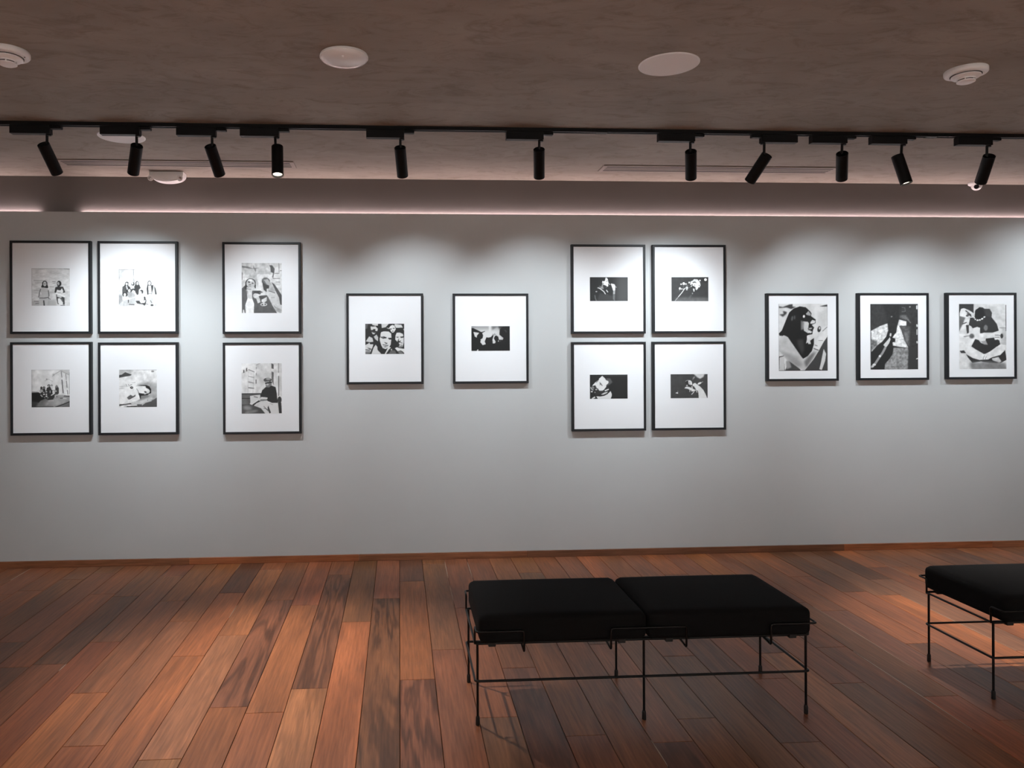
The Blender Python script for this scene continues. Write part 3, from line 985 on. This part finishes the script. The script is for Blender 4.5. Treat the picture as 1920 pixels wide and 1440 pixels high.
PRINTS['shades'] = ((40, 40, 1045, 1405), 'large black-and-white print of a person in sunglasses with clasped hands', """
f 212
n 8 4
p 60 50,95 130,110 260,60 330,50 330,100 400,110 300,150 200,120 60,130 s8
p 62 60,260 150,250 130,190 220,200 200,250 130,310 s10
e 205 220,170 60,40 20 s8
p 60 880,95 1010,65 1040,60 1045,100 930,100 s4
l 46 18 1045,80 1048,720
p 34 110,580 200,360 260,220 350,140 480,95 600,115 680,190 715,240 700,300 800,360 795,440 720,470 760,520 740,600 730,660 640,680 620,760 600,850 760,740 760,870 720,1000 640,1100 540,1160 400,1000 300,840 200,700 60,690 50,640
n 8 8
e 90 320,340 20,50 10 s8
e 80 370,320 16,40 s6
p 175 600,250 650,190 700,250 690,290 620,270
p 40 520,300 590,270 700,290 780,350 700,420 640,410 540,340
e 240 560,300 20,28
p 196 540,400 640,410 660,440 650,520 700,600 730,620 640,640 560,590 540,480
p 205 690,420 730,370 790,390 780,440 690,450
p 44 640,540 720,500 770,520 740,590 650,580
e 176 690,545 36,14 -10
p 215 650,590 730,610 700,640 640,630
p 130 500,380 560,420 550,560 500,580 s10
p 212 620,690 660,690 700,860 650,860 620,800
p 190 60,720 150,680 230,720 340,880 430,1010 540,1170 700,1060 770,960 840,1000 740,1160 640,1300 560,1395 480,1360 240,1220 90,1030 50,1000
n 22 8
p 150 90,1010 300,1050 540,1290 460,1350 240,1210 s30
p 110 560,1220 700,1060 800,1020 700,1200 600,1340 s20
p 60 420,780 540,760 560,960 520,1080 440,900 s20
p 214 760,900 800,800 870,700 870,580 980,500 1045,490 1045,680 960,800 880,980 770,950
e 52 870,560 36,62 10
e 190 880,540 18,26
l 110 12 940,600 1040,510
l 120 12 860,790 940,790
l 60 16 760,950 850,985
l 90 12 780,880 830,900
p 66 760,1160 860,1000 960,820 1045,700 1045,1405 560,1405 640,1310
n 14 8
p 205 960,960 1010,1060 990,1200 920,1390 870,1370 900,1250
p 70 50,1110 150,1090 170,1405 250,1200 480,1370 480,1405 50,1405
p 195 60,1130 160,1100 160,1395 50,1395
p 150 190,1200 260,1200 300,1330 200,1370 s10
n 12 14
l 40 14 40,1400 1045,1400
l 60 12 44,60 44,1400
""")
PRINTS['shadow'] = ((40, 45, 1035, 1400), 'large dark print of a walking figure and long shadow on gravel', """
f 58
n 8 5
p 48 300,60 660,60 630,350 560,640 420,600 380,300 s20
p 215 60,600 250,500 400,450 410,600 370,720 290,820 180,900 70,1030 s5
n 14 18
p 110 50,780 180,800 200,880 60,1030 s14
n 30 26
p 222 640,370 790,410 790,500 700,500 640,500 690,600 720,700 750,800 830,950 640,930 500,900 500,840 560,830 560,760 500,740 530,680 580,640 600,520
p 90 650,480 780,510 860,520 860,700 740,700 680,560 s20
p 110 740,620 850,620 840,930 760,800 s20
e 232 710,445 80,46 12
n 8 14
p 100 660,290 780,270 860,400 800,380 660,340 s10
l 120 14 790,340 880,440 s4
p 140 520,950 840,960 820,1400 330,1400 350,1260 480,1110 s6
n 70 34
p 60 830,940 1035,940 1035,1400 820,1400 s12
p 44 60,1040 200,900 300,830 380,720 410,600 580,620 500,740 560,770 560,830 500,840 520,960 500,1080 420,1200 340,1280 330,1400 100,1400 60,1380
p 205 310,890 400,790 450,730 460,780 430,860 380,930 340,970 340,920
l 215 34 462,665 460,700
l 150 46 350,950 290,1060 230,1140 150,1260 70,1340
e 232 238,1120 24,22
e 220 120,1295 36,22
e 200 90,1330 26,20
l 225 24 1010,90 1010,150
l 225 26 1010,480 1012,510
l 200 18 1010,580 1010,680
l 215 24 1010,825 1012,850
l 215 20 1000,1180 1025,1170
e 130 485,310 18,14
e 150 865,110 16,16
l 100 14 700,120 760,130 770,200 700,210
""")
PRINTS['guitar'] = ((45, 45, 1030, 1390), 'large black-and-white print of a hatted person cross-legged playing guitar', """
f 218
n 6 4
p 60 45,45 350,45 350,240 200,330 45,300
n 10 8
p 232 60,240 90,150 150,135 260,180 350,240 330,290 200,340 60,300
l 60 22 190,190 290,270
l 70 22 220,250 300,300
e 90 220,290 30,20
p 110 45,290 180,330 130,450 45,620 s8
l 150 16 890,540 1030,545 s4
p 190 940,560 1030,560 1030,900 900,880 s12
l 60 22 1022,80 1024,600 s3
p 56 260,420 280,330 370,330 390,170 480,115 540,120 580,150 680,150 730,230 720,320 830,460 870,600 740,640 560,640 480,660 480,540 420,520 330,550 280,500 250,480
p 42 370,320 380,190 470,115 550,150 590,310 480,380
p 66 580,150 690,160 730,240 700,330 610,300 s4
p 58 360,340 480,395 600,320 720,340 620,470 420,480 s6
e 240 430,383 22,15
e 240 478,378 22,15
e 240 525,355 24,16 -20
e 240 572,318 22,15 -20
e 235 385,365 16,13 30
e 235 365,335 14,14
e 130 600,540 40,60 s8
p 225 130,460 210,440 220,560 190,680 110,760 50,900 60,680 110,560
l 60 18 120,460 200,430
p 60 190,480 250,480 250,640 210,660
p 228 250,520 290,500 330,550 430,520 480,560 470,650 550,660 560,780 450,790 390,760 330,870 280,905 140,880 130,780 250,690
n 12 6
e 90 310,710 50,50 s10
l 110 14 150,720 330,690
p 215 500,650 760,650 770,730 560,740
p 232 470,670 550,670 545,800 480,810 450,770
p 50 380,770 450,790 500,850 580,880 600,760 780,740 880,800 900,880 780,960 640,1060 560,1080 440,1020 300,920
p 150 500,820 600,800 640,890 560,880 s6
p 225 780,640 900,640 900,700 850,780 790,790 770,740
l 60 12 790,690 890,695
l 60 12 790,735 880,735
e 62 930,710 30,50
p 226 140,960 210,890 290,930 420,1000 560,1080 540,1150 460,1180 330,1150 200,1060
p 226 580,1080 700,1020 820,930 920,880 1000,900 1000,980 900,1080 700,1150 590,1120
n 12 6
p 236 470,1180 530,1080 600,1110 620,1200 600,1225 520,1210
l 120 10 540,1190 570,1110
l 120 10 585,1200 605,1130
p 215 45,1060 200,1060 240,1160 300,1280 200,1390 45,1390 s6
p 50 190,1080 330,1160 470,1200 650,1190 720,1150 900,1100 1000,1000 1030,1200 900,1270 700,1270 500,1230 320,1260 230,1150
p 195 720,1170 860,1140 920,1230 880,1260 740,1210 s4
p 130 260,1250 600,1240 1000,1260 1030,1390 300,1390 s26
n 34 14
p 58 60,1010 150,1000 190,1060 90,1060
e 225 90,985 40,24
""")

def lin(g):
    s = np.asarray(g)/255.0
    return np.where(s <= .04045, s/12.92, ((s+.055)/1.055)**2.4)
def make_print(key, parent, cx, cz, wd, ht, y):
    box, lab, spec = PRINTS[key]
    img = raster(spec, box, 104)                   # rows from top
    n, m = img.shape
    alb = np.clip(lin(img)/lin(246.0)*.84, .012, .84)
    xs = np.linspace(-wd/2, wd/2, m); zs = np.linspace(ht/2, -ht/2, n)
    V = np.zeros((n, m, 3)); V[:, :, 0] = xs[None, :]; V[:, :, 2] = zs[:, None]
    idx = np.arange(n*m).reshape(n, m)
    F = np.stack([idx[1:, :-1], idx[1:, 1:], idx[:-1, 1:], idx[:-1, :-1]], -1).reshape(-1, 4)
    me = bpy.data.meshes.new('print'); me.from_pydata(V.reshape(-1, 3).tolist(), [], F.tolist()); me.update()
    a = me.attributes.new('ink', 'FLOAT_COLOR', 'POINT')
    c = np.ones((n*m, 4), dtype=np.float32); c[:, :3] = alb.reshape(-1, 1)
    a.data.foreach_set('color', c.ravel()); me.materials.append(MAT['print'])
    o = bpy.data.objects.new('print', me); link(o, parent); o.location = (cx, y, cz)
    o['label'] = lab
    return o

FW_, FH_, FD = .5067, .600, .030
BAR, REC = .0150, .006
FRAMES = [  # left x, top z, print key, print corners in the photograph, label
    (-2.494, 2.112, 'two', (59.2, 503.2, 131, 573.1), 'black-framed square print of two people at a brick wall, top left picture'),
    (-2.494, 1.459, 'yard', (59, 693.5, 130.8, 763.1), 'black-framed square print of people huddled by a white building, bottom left of the left block'),
    (-1.944, 2.111, 'group', (222.5, 504.6, 294, 573.9), 'black-framed square print of a seated group, top right of left block'),
    (-1.944, 1.455, 'lying', (223.3, 693.5, 294.3, 762.9), 'black-framed square print of a person lying down, bottom right of the left block of four'),
    (-1.150, 2.108, 'toast', (453.1, 493.1, 528.5, 586.9), 'black-framed print of two people raising glasses, upper of the stacked pair'),
    (-1.150, 1.451, 'seated', (452.8, 681.5, 528.5, 774.9), 'black-framed print of a capped person seated outdoors, lower of the stacked pair'),
    (-.346, 1.772, 'faces', (684.8, 607.2, 758, 663.6), 'black-framed small print of five close-up faces, hung alone at mid height'),
    (.358, 1.771, 'crowd', (883.75, 611.75, 956, 657.6), 'black-framed small print of dark silhouettes under bright sky, hung alone'),
    (1.157, 2.101, 'singer', (1105.9, 519.7, 1177.2, 564.5), 'black-framed dark print of a singer in profile, top left of the right block of four'),
    (1.157, 1.445, 'upward', (1105.9, 702.7, 1176.8, 747.3), 'black-framed dark print of a tilted upward face, bottom left of the right block'),
    (1.713, 2.101, 'saxes', (1258.8, 519.6, 1328.2, 564.7), 'black-framed dark print with a slanting microphone stand, top right of the right block'),
    (1.710, 1.445, 'dancer', (1257.2, 701.8, 1326.8, 746.1), 'black-framed dark print with a raised white sleeve, bottom right of the right block'),
    (2.505, 1.772, 'shades', (1459.7, 569.7, 1551.8, 694.8), 'black-framed large print of a person in sunglasses, first of the right-hand row of three'),
    (3.151, 1.774, 'shadow', (1631.6, 570, 1721.4, 692.4), 'black-framed large dark print of a walker and long shadow, middle of the row of three'),
    (3.788, 1.776, 'guitar', (1798, 570, 1887, 691.5), 'black-framed large print of a hatted guitarist, last frame on the right'),
]
def frame_mesh():
    bm = bmesh.new(); w2 = FW_/2
    # mitred moulding: four bars swept round the rectangle
    prof = [(0, 0), (0, -FD+.001), (.001, -FD), (BAR-.001, -FD), (BAR, -FD+.001), (BAR, 0)]
    cor = [(-w2, 0, 1, -1), (w2, 0, -1, -1), (w2, -FH_, -1, 1), (-w2, -FH_, 1, 1)]
    rings = [[bm.verts.new((x+sx*p, y, z+sz*p)) for (p, y) in prof] for (x, z, sx, sz) in cor]
    for i in range(4):
        A, B = rings[i], rings[(i+1) % 4]
        for k in range(len(prof)):
            l = (k+1) % len(prof); bm.faces.new((A[k], A[l], B[l], B[k]))
    me = bpy.data.meshes.new('frame'); bmesh.ops.recalc_face_normals(bm, faces=bm.faces[:]); bm.to_mesh(me); bm.free()
    me.materials.append(MAT['frame']); return me
def mat_mesh():
    bm = bmesh.new(); w2 = FW_/2-BAR; add_box(bm, -w2, w2, -FD+REC, -.004, -FH_+BAR, -BAR)
    me = bpy.data.meshes.new('mat_board'); bm.to_mesh(me); bm.free(); me.materials.append(MAT['mat']); return me
FM, MM = frame_mesh(), mat_mesh()
for (X, Z, key, (pl, pt, pr_, pb), lab) in FRAMES:
    t = thing('picture_frame', lab, 'picture', (X+FW_/2, -.0008, Z), 'framed photographs on the grey wall')
    link(bpy.data.objects.new('frame', FM), t); link(bpy.data.objects.new('mat_board', MM), t)
    yp = -FD+REC-.0008
    a, b = ony(pl, pt, yp), ony(pr_, pb, yp)
    make_print(key, t, (a.x+b.x)/2-(X+FW_/2), (a.z+b.z)/2-Z, b.x-a.x, a.z-b.z, -FD+REC-.0006)

# ------------------------------------------------------------------ track and spotlights
TY = -1.045
t = thing('lighting_track', 'long black lighting track fixed along the ceiling', 'lighting track', (1.0, TY, ZC))
bm = bmesh.new()
for (ya, yb, za, zb) in ((-.0175, -.0065, -.019, -.0005), (.0065, .0175, -.019, -.0005), (-.0066, .0066, -.010, -.0005)):
    add_box(bm, XL-1.0+.02, XR-1.0-.02, ya, yb, za, zb)
bobj('rail', bm, MAT['black'], t)
for px in (520, 1128, 1745):
    x = ony(px, 238, TY).x-1.0
    bm = bmesh.new(); add_box(bm, x-.03, x+.03, -.0185, .0185, -.0205, -.001, .001); bobj('joint_cover', bm, MAT['black'], t)

# stem px x, cylinder top (px), cylinder bottom (px), axis leans away from / towards the camera, adapter side, purpose
HEADS = [
    (88.3, (81, 270.3), (108.7, 327.7), 1, 1, 'w', 'black track spotlight, leftmost on the track, tilted to the right'),
    (256, (256.7, 273.3), (249.7, 326.0), 1, 1, 'w', 'black track spotlight in front of the left ceiling disc'),
    (397.7, (394, 274), (411.7, 327.0), 1, 1, 'w', 'black track spotlight between the wall-side emergency light and the lit-lens spot'),
    (516, (520, 275), (514.3, 331.0), -1, 1, 'f', 'black track spotlight with its bright lens showing, turned down to the floor'),
    (750.7, (750, 276.7), (755, 331.7), 1, 1, 'w', 'black track spotlight above the print of five faces'),
    (1011.3, (1010.7, 280), (1011, 332), 1, 1, 'w', 'black track spotlight hanging straight, near the middle of the track'),
    (1294.4, (1295.3, 284), (1295.5, 336), 1, 1, 'w', 'black track spotlight above the right block of four pictures'),
    (1433, (1438, 290.7), (1409.7, 334), 1, -1, 'w', 'black track spotlight tilted sharply left, its adapter box reaching right'),
    (1579, (1579, 288), (1578, 341.5), 1, 1, 'w', 'black track spotlight third from the right, hanging straight'),
    (1690.8, (1682, 292), (1702.5, 342), -1, 1, 'r', 'black track spotlight second from the right, tilted right and down'),
    (1850.5, (1855, 292.6), (1838, 344), 1, 1, 'w', 'black track spotlight at the far right, tilted to the left'),
]
HL, HR = .166, .0300
AIMZ = 1.30
def spotlight(O, T, ax, side, lab, group, watt, cone, blend, col):
    root = thing('track_spotlight', lab, 'spotlight', O, group)
    # adapter box with its end tab, hung under the rail
    bm = bmesh.new(); a, b = sorted((-side*.178, side*.020)); add_box(bm, a, b, -.0185, .0185, -.043, -.0008, .0015)
    ad = bobj('adapter', bm, MAT['black'], root)
    bm = bmesh.new(); a, b = sorted((side*.0195, side*.073)); add_box(bm, a, b, -.015, .015, -.017, -.0008, .003); bobj('latch_tab', bm, MAT['black'], ad)
    bm = bmesh.new(); add_cyl(bm, (side*.008, 0, -.0428), (side*.008, 0, -.050), .013, n=20); bobj('swivel_base', bm, MAT['black'], ad, smooth=True, angle=40)
    # stem down to the knuckle inside the housing's upper end
    K = T + ax*.022 - O
    bm = bmesh.new(); add_cyl(bm, (0, 0, -.043), (K.x*.3, K.y*.6, K.z), .0068, n=14); bobj('stem', bm, MAT['black'], root, smooth=True, angle=40)
    # housing: an open tube
    q = ax.to_track_quat('Z', 'Y').to_matrix().to_4x4()
    def place(bm_):
        bmesh.ops.transform(bm_, matrix=Matrix.Translation(T-O) @ q, verts=bm_.verts[:]); return bm_
    bm = bmesh.new()
    add_lathe(bm, [(0, .001), (.020, .001), (.021, .010), (.0245, .010), (.0255, .001), (HR-.001, 0), (HR, .001), (HR, HL-.001), (HR-.001, HL), (HR-.0035, HL), (HR-.004, HL-.012), (0, HL-.013)], 36)
    hs = bobj('housing', place(bm), MAT['black'], root, smooth=True, angle=35)
    bm = bmesh.new(); add_lathe(bm, [(0, HL-.0095), (.0235, HL-.0095), (.0235, HL-.0115), (0, HL-.0115)], 28)
    bobj('lens', place(bm), MAT['bulb'], hs, smooth=True, angle=35)
    ld = bpy.data.lights.new('spot_beam', 'SPOT'); ld.shadow_soft_size = .016
    ld.color = col; ld.energy = watt; ld.spot_size = math.radians(cone); ld.spot_blend = blend
    lo = bpy.data.objects.new('spot_beam', ld); link(lo, root)
    lo.location = T + ax*(HL+.004) - O
    lo.rotation_euler = (-ax).to_track_quat('Z', 'Y').to_euler()
    return root
for (sx, tp, bt, sgn, side, use, lab) in HEADS:
    S = ony(sx, 262, TY)
    T = ony(tp[0], tp[1], TY)
    vd = ray(*tp).normalized(); dx, dy = bt[0]-tp[0], bt[1]-tp[1]; dl = math.hypot(dx, dy)
    e = (dx*_r - dy*_u)/dl; e = (e - vd*e.dot(vd)).normalized()      # axis as it leans in the picture plane
    if use == 'w':
        # lean away from the viewer until the beam meets the wall at picture height
        best = None
        for k in range(0, 160):
            s_ = k/100; ax = (e + s_*vd).normalized()
            if ax.y < .05: continue
            z = T.z + ax.z*(-T.y/ax.y)
            if best is None or abs(z-AIMZ) < best[0]: best = (abs(z-AIMZ), ax)
        ax = best[1]
    else:
        ax = ((onz(530, 1270, 0) if use == 'f' else onz(1985, 1190, 0))-T).normalized()      # turned to the floor
    O = Vector((S.x, TY, ZC-.019))
    g = 'black spotlights on the ceiling track'
    if use == 'w': spotlight(O, T, ax, side, lab, g, SPOT_W, 80, 1.0, SPOT_COL)
    else: spotlight(O, T, ax, side, lab, g, FLOOR_W, 60, 1.0, (1.0, .93, .86))
O = Vector((4.75, TY, ZC-.019))  # unseen head added to brighten the far right of the wall
spotlight(O, O+Vector((-.01, 0, -.105)), Vector((-.30, 1.0, -.86)).normalized(), 1, 'black track spotlight added out of view beyond the last framed picture on the right',
          'black spotlights on the ceiling track', SPOT_W, 80, 1.0, SPOT_COL)
# two unseen tracks added for ambient fill: floor before the viewer, opposite gallery wall
for (ty, name_, ax, xs_, watt, cone) in (
        (-3.35, 'floor in front of the viewer', Vector((0, -.16, -1)), (-2.4, -.9, .6, 2.1, 3.6), DOWN_W, 50),
        (-5.35, 'opposite gallery wall behind the viewer', Vector((0, -.80, -.60)), (-2.8, -1.5, -.2, 1.1, 2.4, 3.7, 5.0), BACK_W, 110)):
    t = thing('lighting_track', 'black lighting track added as fill out of view, lighting the '+name_, 'lighting track', (1.0, ty, ZC))
    bm = bmesh.new()
    for (ya, yb, za, zb) in ((-.0175, -.0065, -.019, -.0005), (.0065, .0175, -.019, -.0005), (-.0066, .0066, -.010, -.0005)):
        add_box(bm, XL-1.0+.02, XR-1.0-.02, ya, yb, za, zb)
    bobj('rail', bm, MAT['black'], t)
    for x in xs_:
        O = Vector((x, ty, ZC-.019))
        spotlight(O, O+Vector((0, .01, -.105)), ax.normalized(), 1, 'black track spotlight added as fill out of view, lighting the '+name_,
                  'added fill spotlights lighting the '+name_, watt, cone, 1.0, (1.0, .97, .93))

# ------------------------------------------------------------------ ceiling fittings
for px, r, lab in (((1254, 120), .122, 'flush round white ceiling speaker on the right, in front of the track'),
                   ((228, 256), .122, 'flush round white ceiling speaker at left, partly behind the track')):
    p = onz(*px, ZC)
    t = thing('ceiling_speaker', lab, 'ceiling speaker', p, 'round ceiling speakers')
    bm = bmesh.new(); add_lathe(bm, [(r-.006, 0), (r, 0), (r, -.003), (r-.002, -.0048), (r-.006, -.0048)], 64); bobj('rim', bm, MAT['white'], t, smooth=True, angle=40)
    bm = bmesh.new(); add_lathe(bm, [(r-.006, -.0005), (r-.006, -.0042), (0, -.0046)], 64); bobj('grille', bm, MAT['grille'], t, smooth=True, angle=60)
# domed access point
p = onz(645, 104, ZC)
t = thing('ceiling_access_point', 'glossy white domed disc on the ceiling, above the print of five faces', 'ceiling device', p)
bm = bmesh.new(); add_lathe(bm, [(.088, 0), (.094, 0), (.096, -.004), (.096, -.010), (.090, -.013)], 64); bobj('base_ring', bm, MAT['white'], t, smooth=True, angle=50)
bm = bmesh.new(); add_lathe(bm, [(.094, -.011), (.092, -.017), (.082, -.024), (.062, -.030), (.035, -.034), (0, -.0355)], 64); bobj('dome', bm, MAT['gloss'], t, smooth=True)
bm = bmesh.new(); add_box(bm, -.004, .004, -.070, -.058, -.031, -.0255, .001); bobj('status_light', bm, MAT['grille'], t)
# smoke detectors
def detector(px, lab):
    p = onz(*px, ZC); t = thing('smoke_detector', lab, 'smoke detector', p, 'white smoke detectors')
    bm = bmesh.new(); add_lathe(bm, [(0, 0), (.078, 0), (.080, -.003), (.080, -.016), (.076, -.021), (.050, -.024)], 56); bobj('base', bm, MAT['white'], t, smooth=True, angle=40)
    bm = bmesh.new(); add_lathe(bm, [(.054, -.022), (.055, -.030), (.048, -.036), (.034, -.038)], 56); bobj('collar', bm, MAT['white'], t, smooth=True, angle=40)
    bm = bmesh.new(); add_lathe(bm, [(.0545, -.0245), (.0575, -.0245), (.0575, -.0262), (.0545, -.0262)], 48); bobj('shadow_gap', bm, MAT['slot'], t)  # dark ring standing in for the shade between base and collar
    bm = bmesh.new(); add_lathe(bm, [(.0315, -.0432), (.0318, -.0432), (.0318, -.0468), (.0315, -.0468)], 40); bobj('sensor_gap_shade', bm, MAT['slot'], t)  # dark band put in for the shaded sensor gap
    bm = bmesh.new(); add_lathe(bm, [(.035, -.036), (.034, -.043), (.030, -.043), (.030, -.047), (.034, -.047), (.034, -.052), (.026, -.056), (0, -.057)], 48)
    bobj('sensor_chamber', bm, MAT['white'], t, smooth=True, angle=40)
    bm = bmesh.new(); add_box(bm, .062, .067, -.003, .003, -.0235, -.0205, .0008); bobj('indicator', bm, MAT['slot'], t)
    for k in range(6):
        a = k*math.pi/3+.3; bm = bmesh.new(); add_box(bm, -.002, .002, .029, .0345, -.0475, -.0425)
        bmesh.ops.rotate(bm, cent=(0, 0, 0), matrix=Matrix.Rotation(a, 3, 'Z'), verts=bm.verts[:]); bobj('rib', bm, MAT['white'], t)
detector((1811, 131), 'stepped white smoke detector on the ceiling at far right')
detector((14, 96), 'white smoke detector cut off by the left picture edge')
# slot diffusers
def vent(xa, xb, ya, yb, lab):
    cx_, cy_ = (xa+xb)/2, (ya+yb)/2; hx, hy = (xb-xa)/2, (yb-ya)/2
    t = thing('ceiling_vent', lab, 'vent', (cx_, cy_, ZC), 'linear ceiling vents')
    bm = bmesh.new(); add_box(bm, -hx+.012, hx-.012, -hy+.012, hy-.012, -.0056, -.0003); bobj('slot_shade', bm, MAT['slot'], t)  # near-flush dark sheet, its colour stands in for shade inside the slots
    fr = bmesh.new()
    add_box(fr, -hx, hx, -hy, -hy+.020, -.007, -.0004, .0015, 1); add_box(fr, -hx, hx, hy-.020, hy, -.007, -.0004, .0015, 1)
    add_box(fr, -hx, -hx+.026, -hy+.020, hy-.020, -.007, -.0004); add_box(fr, hx-.026, hx, -hy+.020, hy-.020, -.007, -.0004)
    bobj('vent_frame', fr, MAT['vent'], t)
    n = 4; iy0, iy1 = -hy+.020, hy-.020; pit = (iy1-iy0)/n
    for k in range(1, n):
        y = iy0+pit*k
        bm = bmesh.new(); add_box(bm, -hx+.026, hx-.026, y-.0068, y+.0068, -.0066, -.0050); bobj('vane', bm, MAT['vent'], t)
a, b = onz(115, 306, ZC), onz(553, 308, ZC)
vent(a.x, b.x, -.318, -.172, 'slim slotted ceiling vent at left, behind the first four spotlights')
a, b = onz(1124, 317, ZC), onz(1555, 322, ZC)
vent(a.x, b.x, -.312, -.160, 'slim slotted ceiling vent at right, behind three spotlights')
# twin-lamp emergency light
p = onz(312, 322, ZC); p.y = .012
t = thing('emergency_light', 'white half-round emergency light with two small lamps, at the ceiling edge', 'emergency light', p)
bm = bmesh.new(); n = 28; prof = []
for i in range(n+1):
    a = math.pi*i/n; prof.append((.108*math.cos(a), -.012-.052*math.sin(a)**.8))
A = [bm.verts.new((x, -.045, z)) for x, z in [(.108, -.0006)]+prof+[(-.108, -.0006)]]
Bv = [bm.verts.new((x, .045, z)) for x, z in [(.108, -.0006)]+prof+[(-.108, -.0006)]]
bm.faces.new(A); bm.faces.new(Bv[::-1])
for i in range(len(A)):
    j = (i+1) % len(A); bm.faces.new((A[i], Bv[i], Bv[j], A[j]))
bmesh.ops.recalc_face_normals(bm, faces=bm.faces[:])
bmesh.ops.bevel(bm, geom=[e for e in bm.edges if abs(e.verts[0].co.y-e.verts[1].co.y) < 1e-6], offset=.006, segments=2, affect='EDGES')
bobj('body', bm, MAT['white'], t, smooth=True, angle=35)
for s in (-1, 1):
    bm = bmesh.new(); add_lathe(bm, [(0, .012), (.010, .012), (.017, .004), (.019, -.014), (.016, -.0145), (.014, -.008), (0, -.007)], 24)
    bmesh.ops.rotate(bm, cent=(0, 0, 0), matrix=Matrix.Rotation(math.radians(-70), 3, 'X') @ Matrix.Rotation(s*.3, 3, 'Y'), verts=bm.verts[:])
    lm = bobj('lamp_head', bm, MAT['white'], t, smooth=True, loc=(s*.096, -.050, -.044), angle=40)
    bm = bmesh.new(); bmesh.ops.create_uvsphere(bm, u_segments=14, v_segments=8, radius=.0085)
    bobj('bulb', bm, MAT['chrome'], lm, smooth=True, loc=(0, -.011, -.004))
bm = bmesh.new(); add_cyl(bm, (0, -.0452, -.038), (0, -.0470, -.038), .004, n=12); bobj('test_button', bm, MAT['grille'], t)
# small dome camera at the wall edge
p = onz(1820, 345, ZC); p.y = min(p.y, .065)
t = thing('security_camera', 'small white dome security camera with dark lens, below the far-right spotlight', 'camera', p)
bm = bmesh.new(); add_lathe(bm, [(0, -.0004), (.050, -.0004), (.052, -.004), (.051, -.014), (.046, -.020), (.034, -.022)], 40); bobj('base', bm, MAT['white'], t, smooth=True, angle=40)
bm = bmesh.new(); bmesh.ops.create_uvsphere(bm, u_segments=28, v_segments=16, radius=.034)
ey = bobj('eyeball', bm, MAT['white'], t, smooth=True, loc=(0, 0, -.024))
bm = bmesh.new(); dv = (CAM-p).normalized(); dv = Vector((dv.x, dv.y, dv.z-.25)).normalized()
add_cyl(bm, dv*.0295, dv*.0352, .0165, .0150, n=24); bobj('lens', bm, MAT['lensglass'], ey, smooth=True, angle=40)
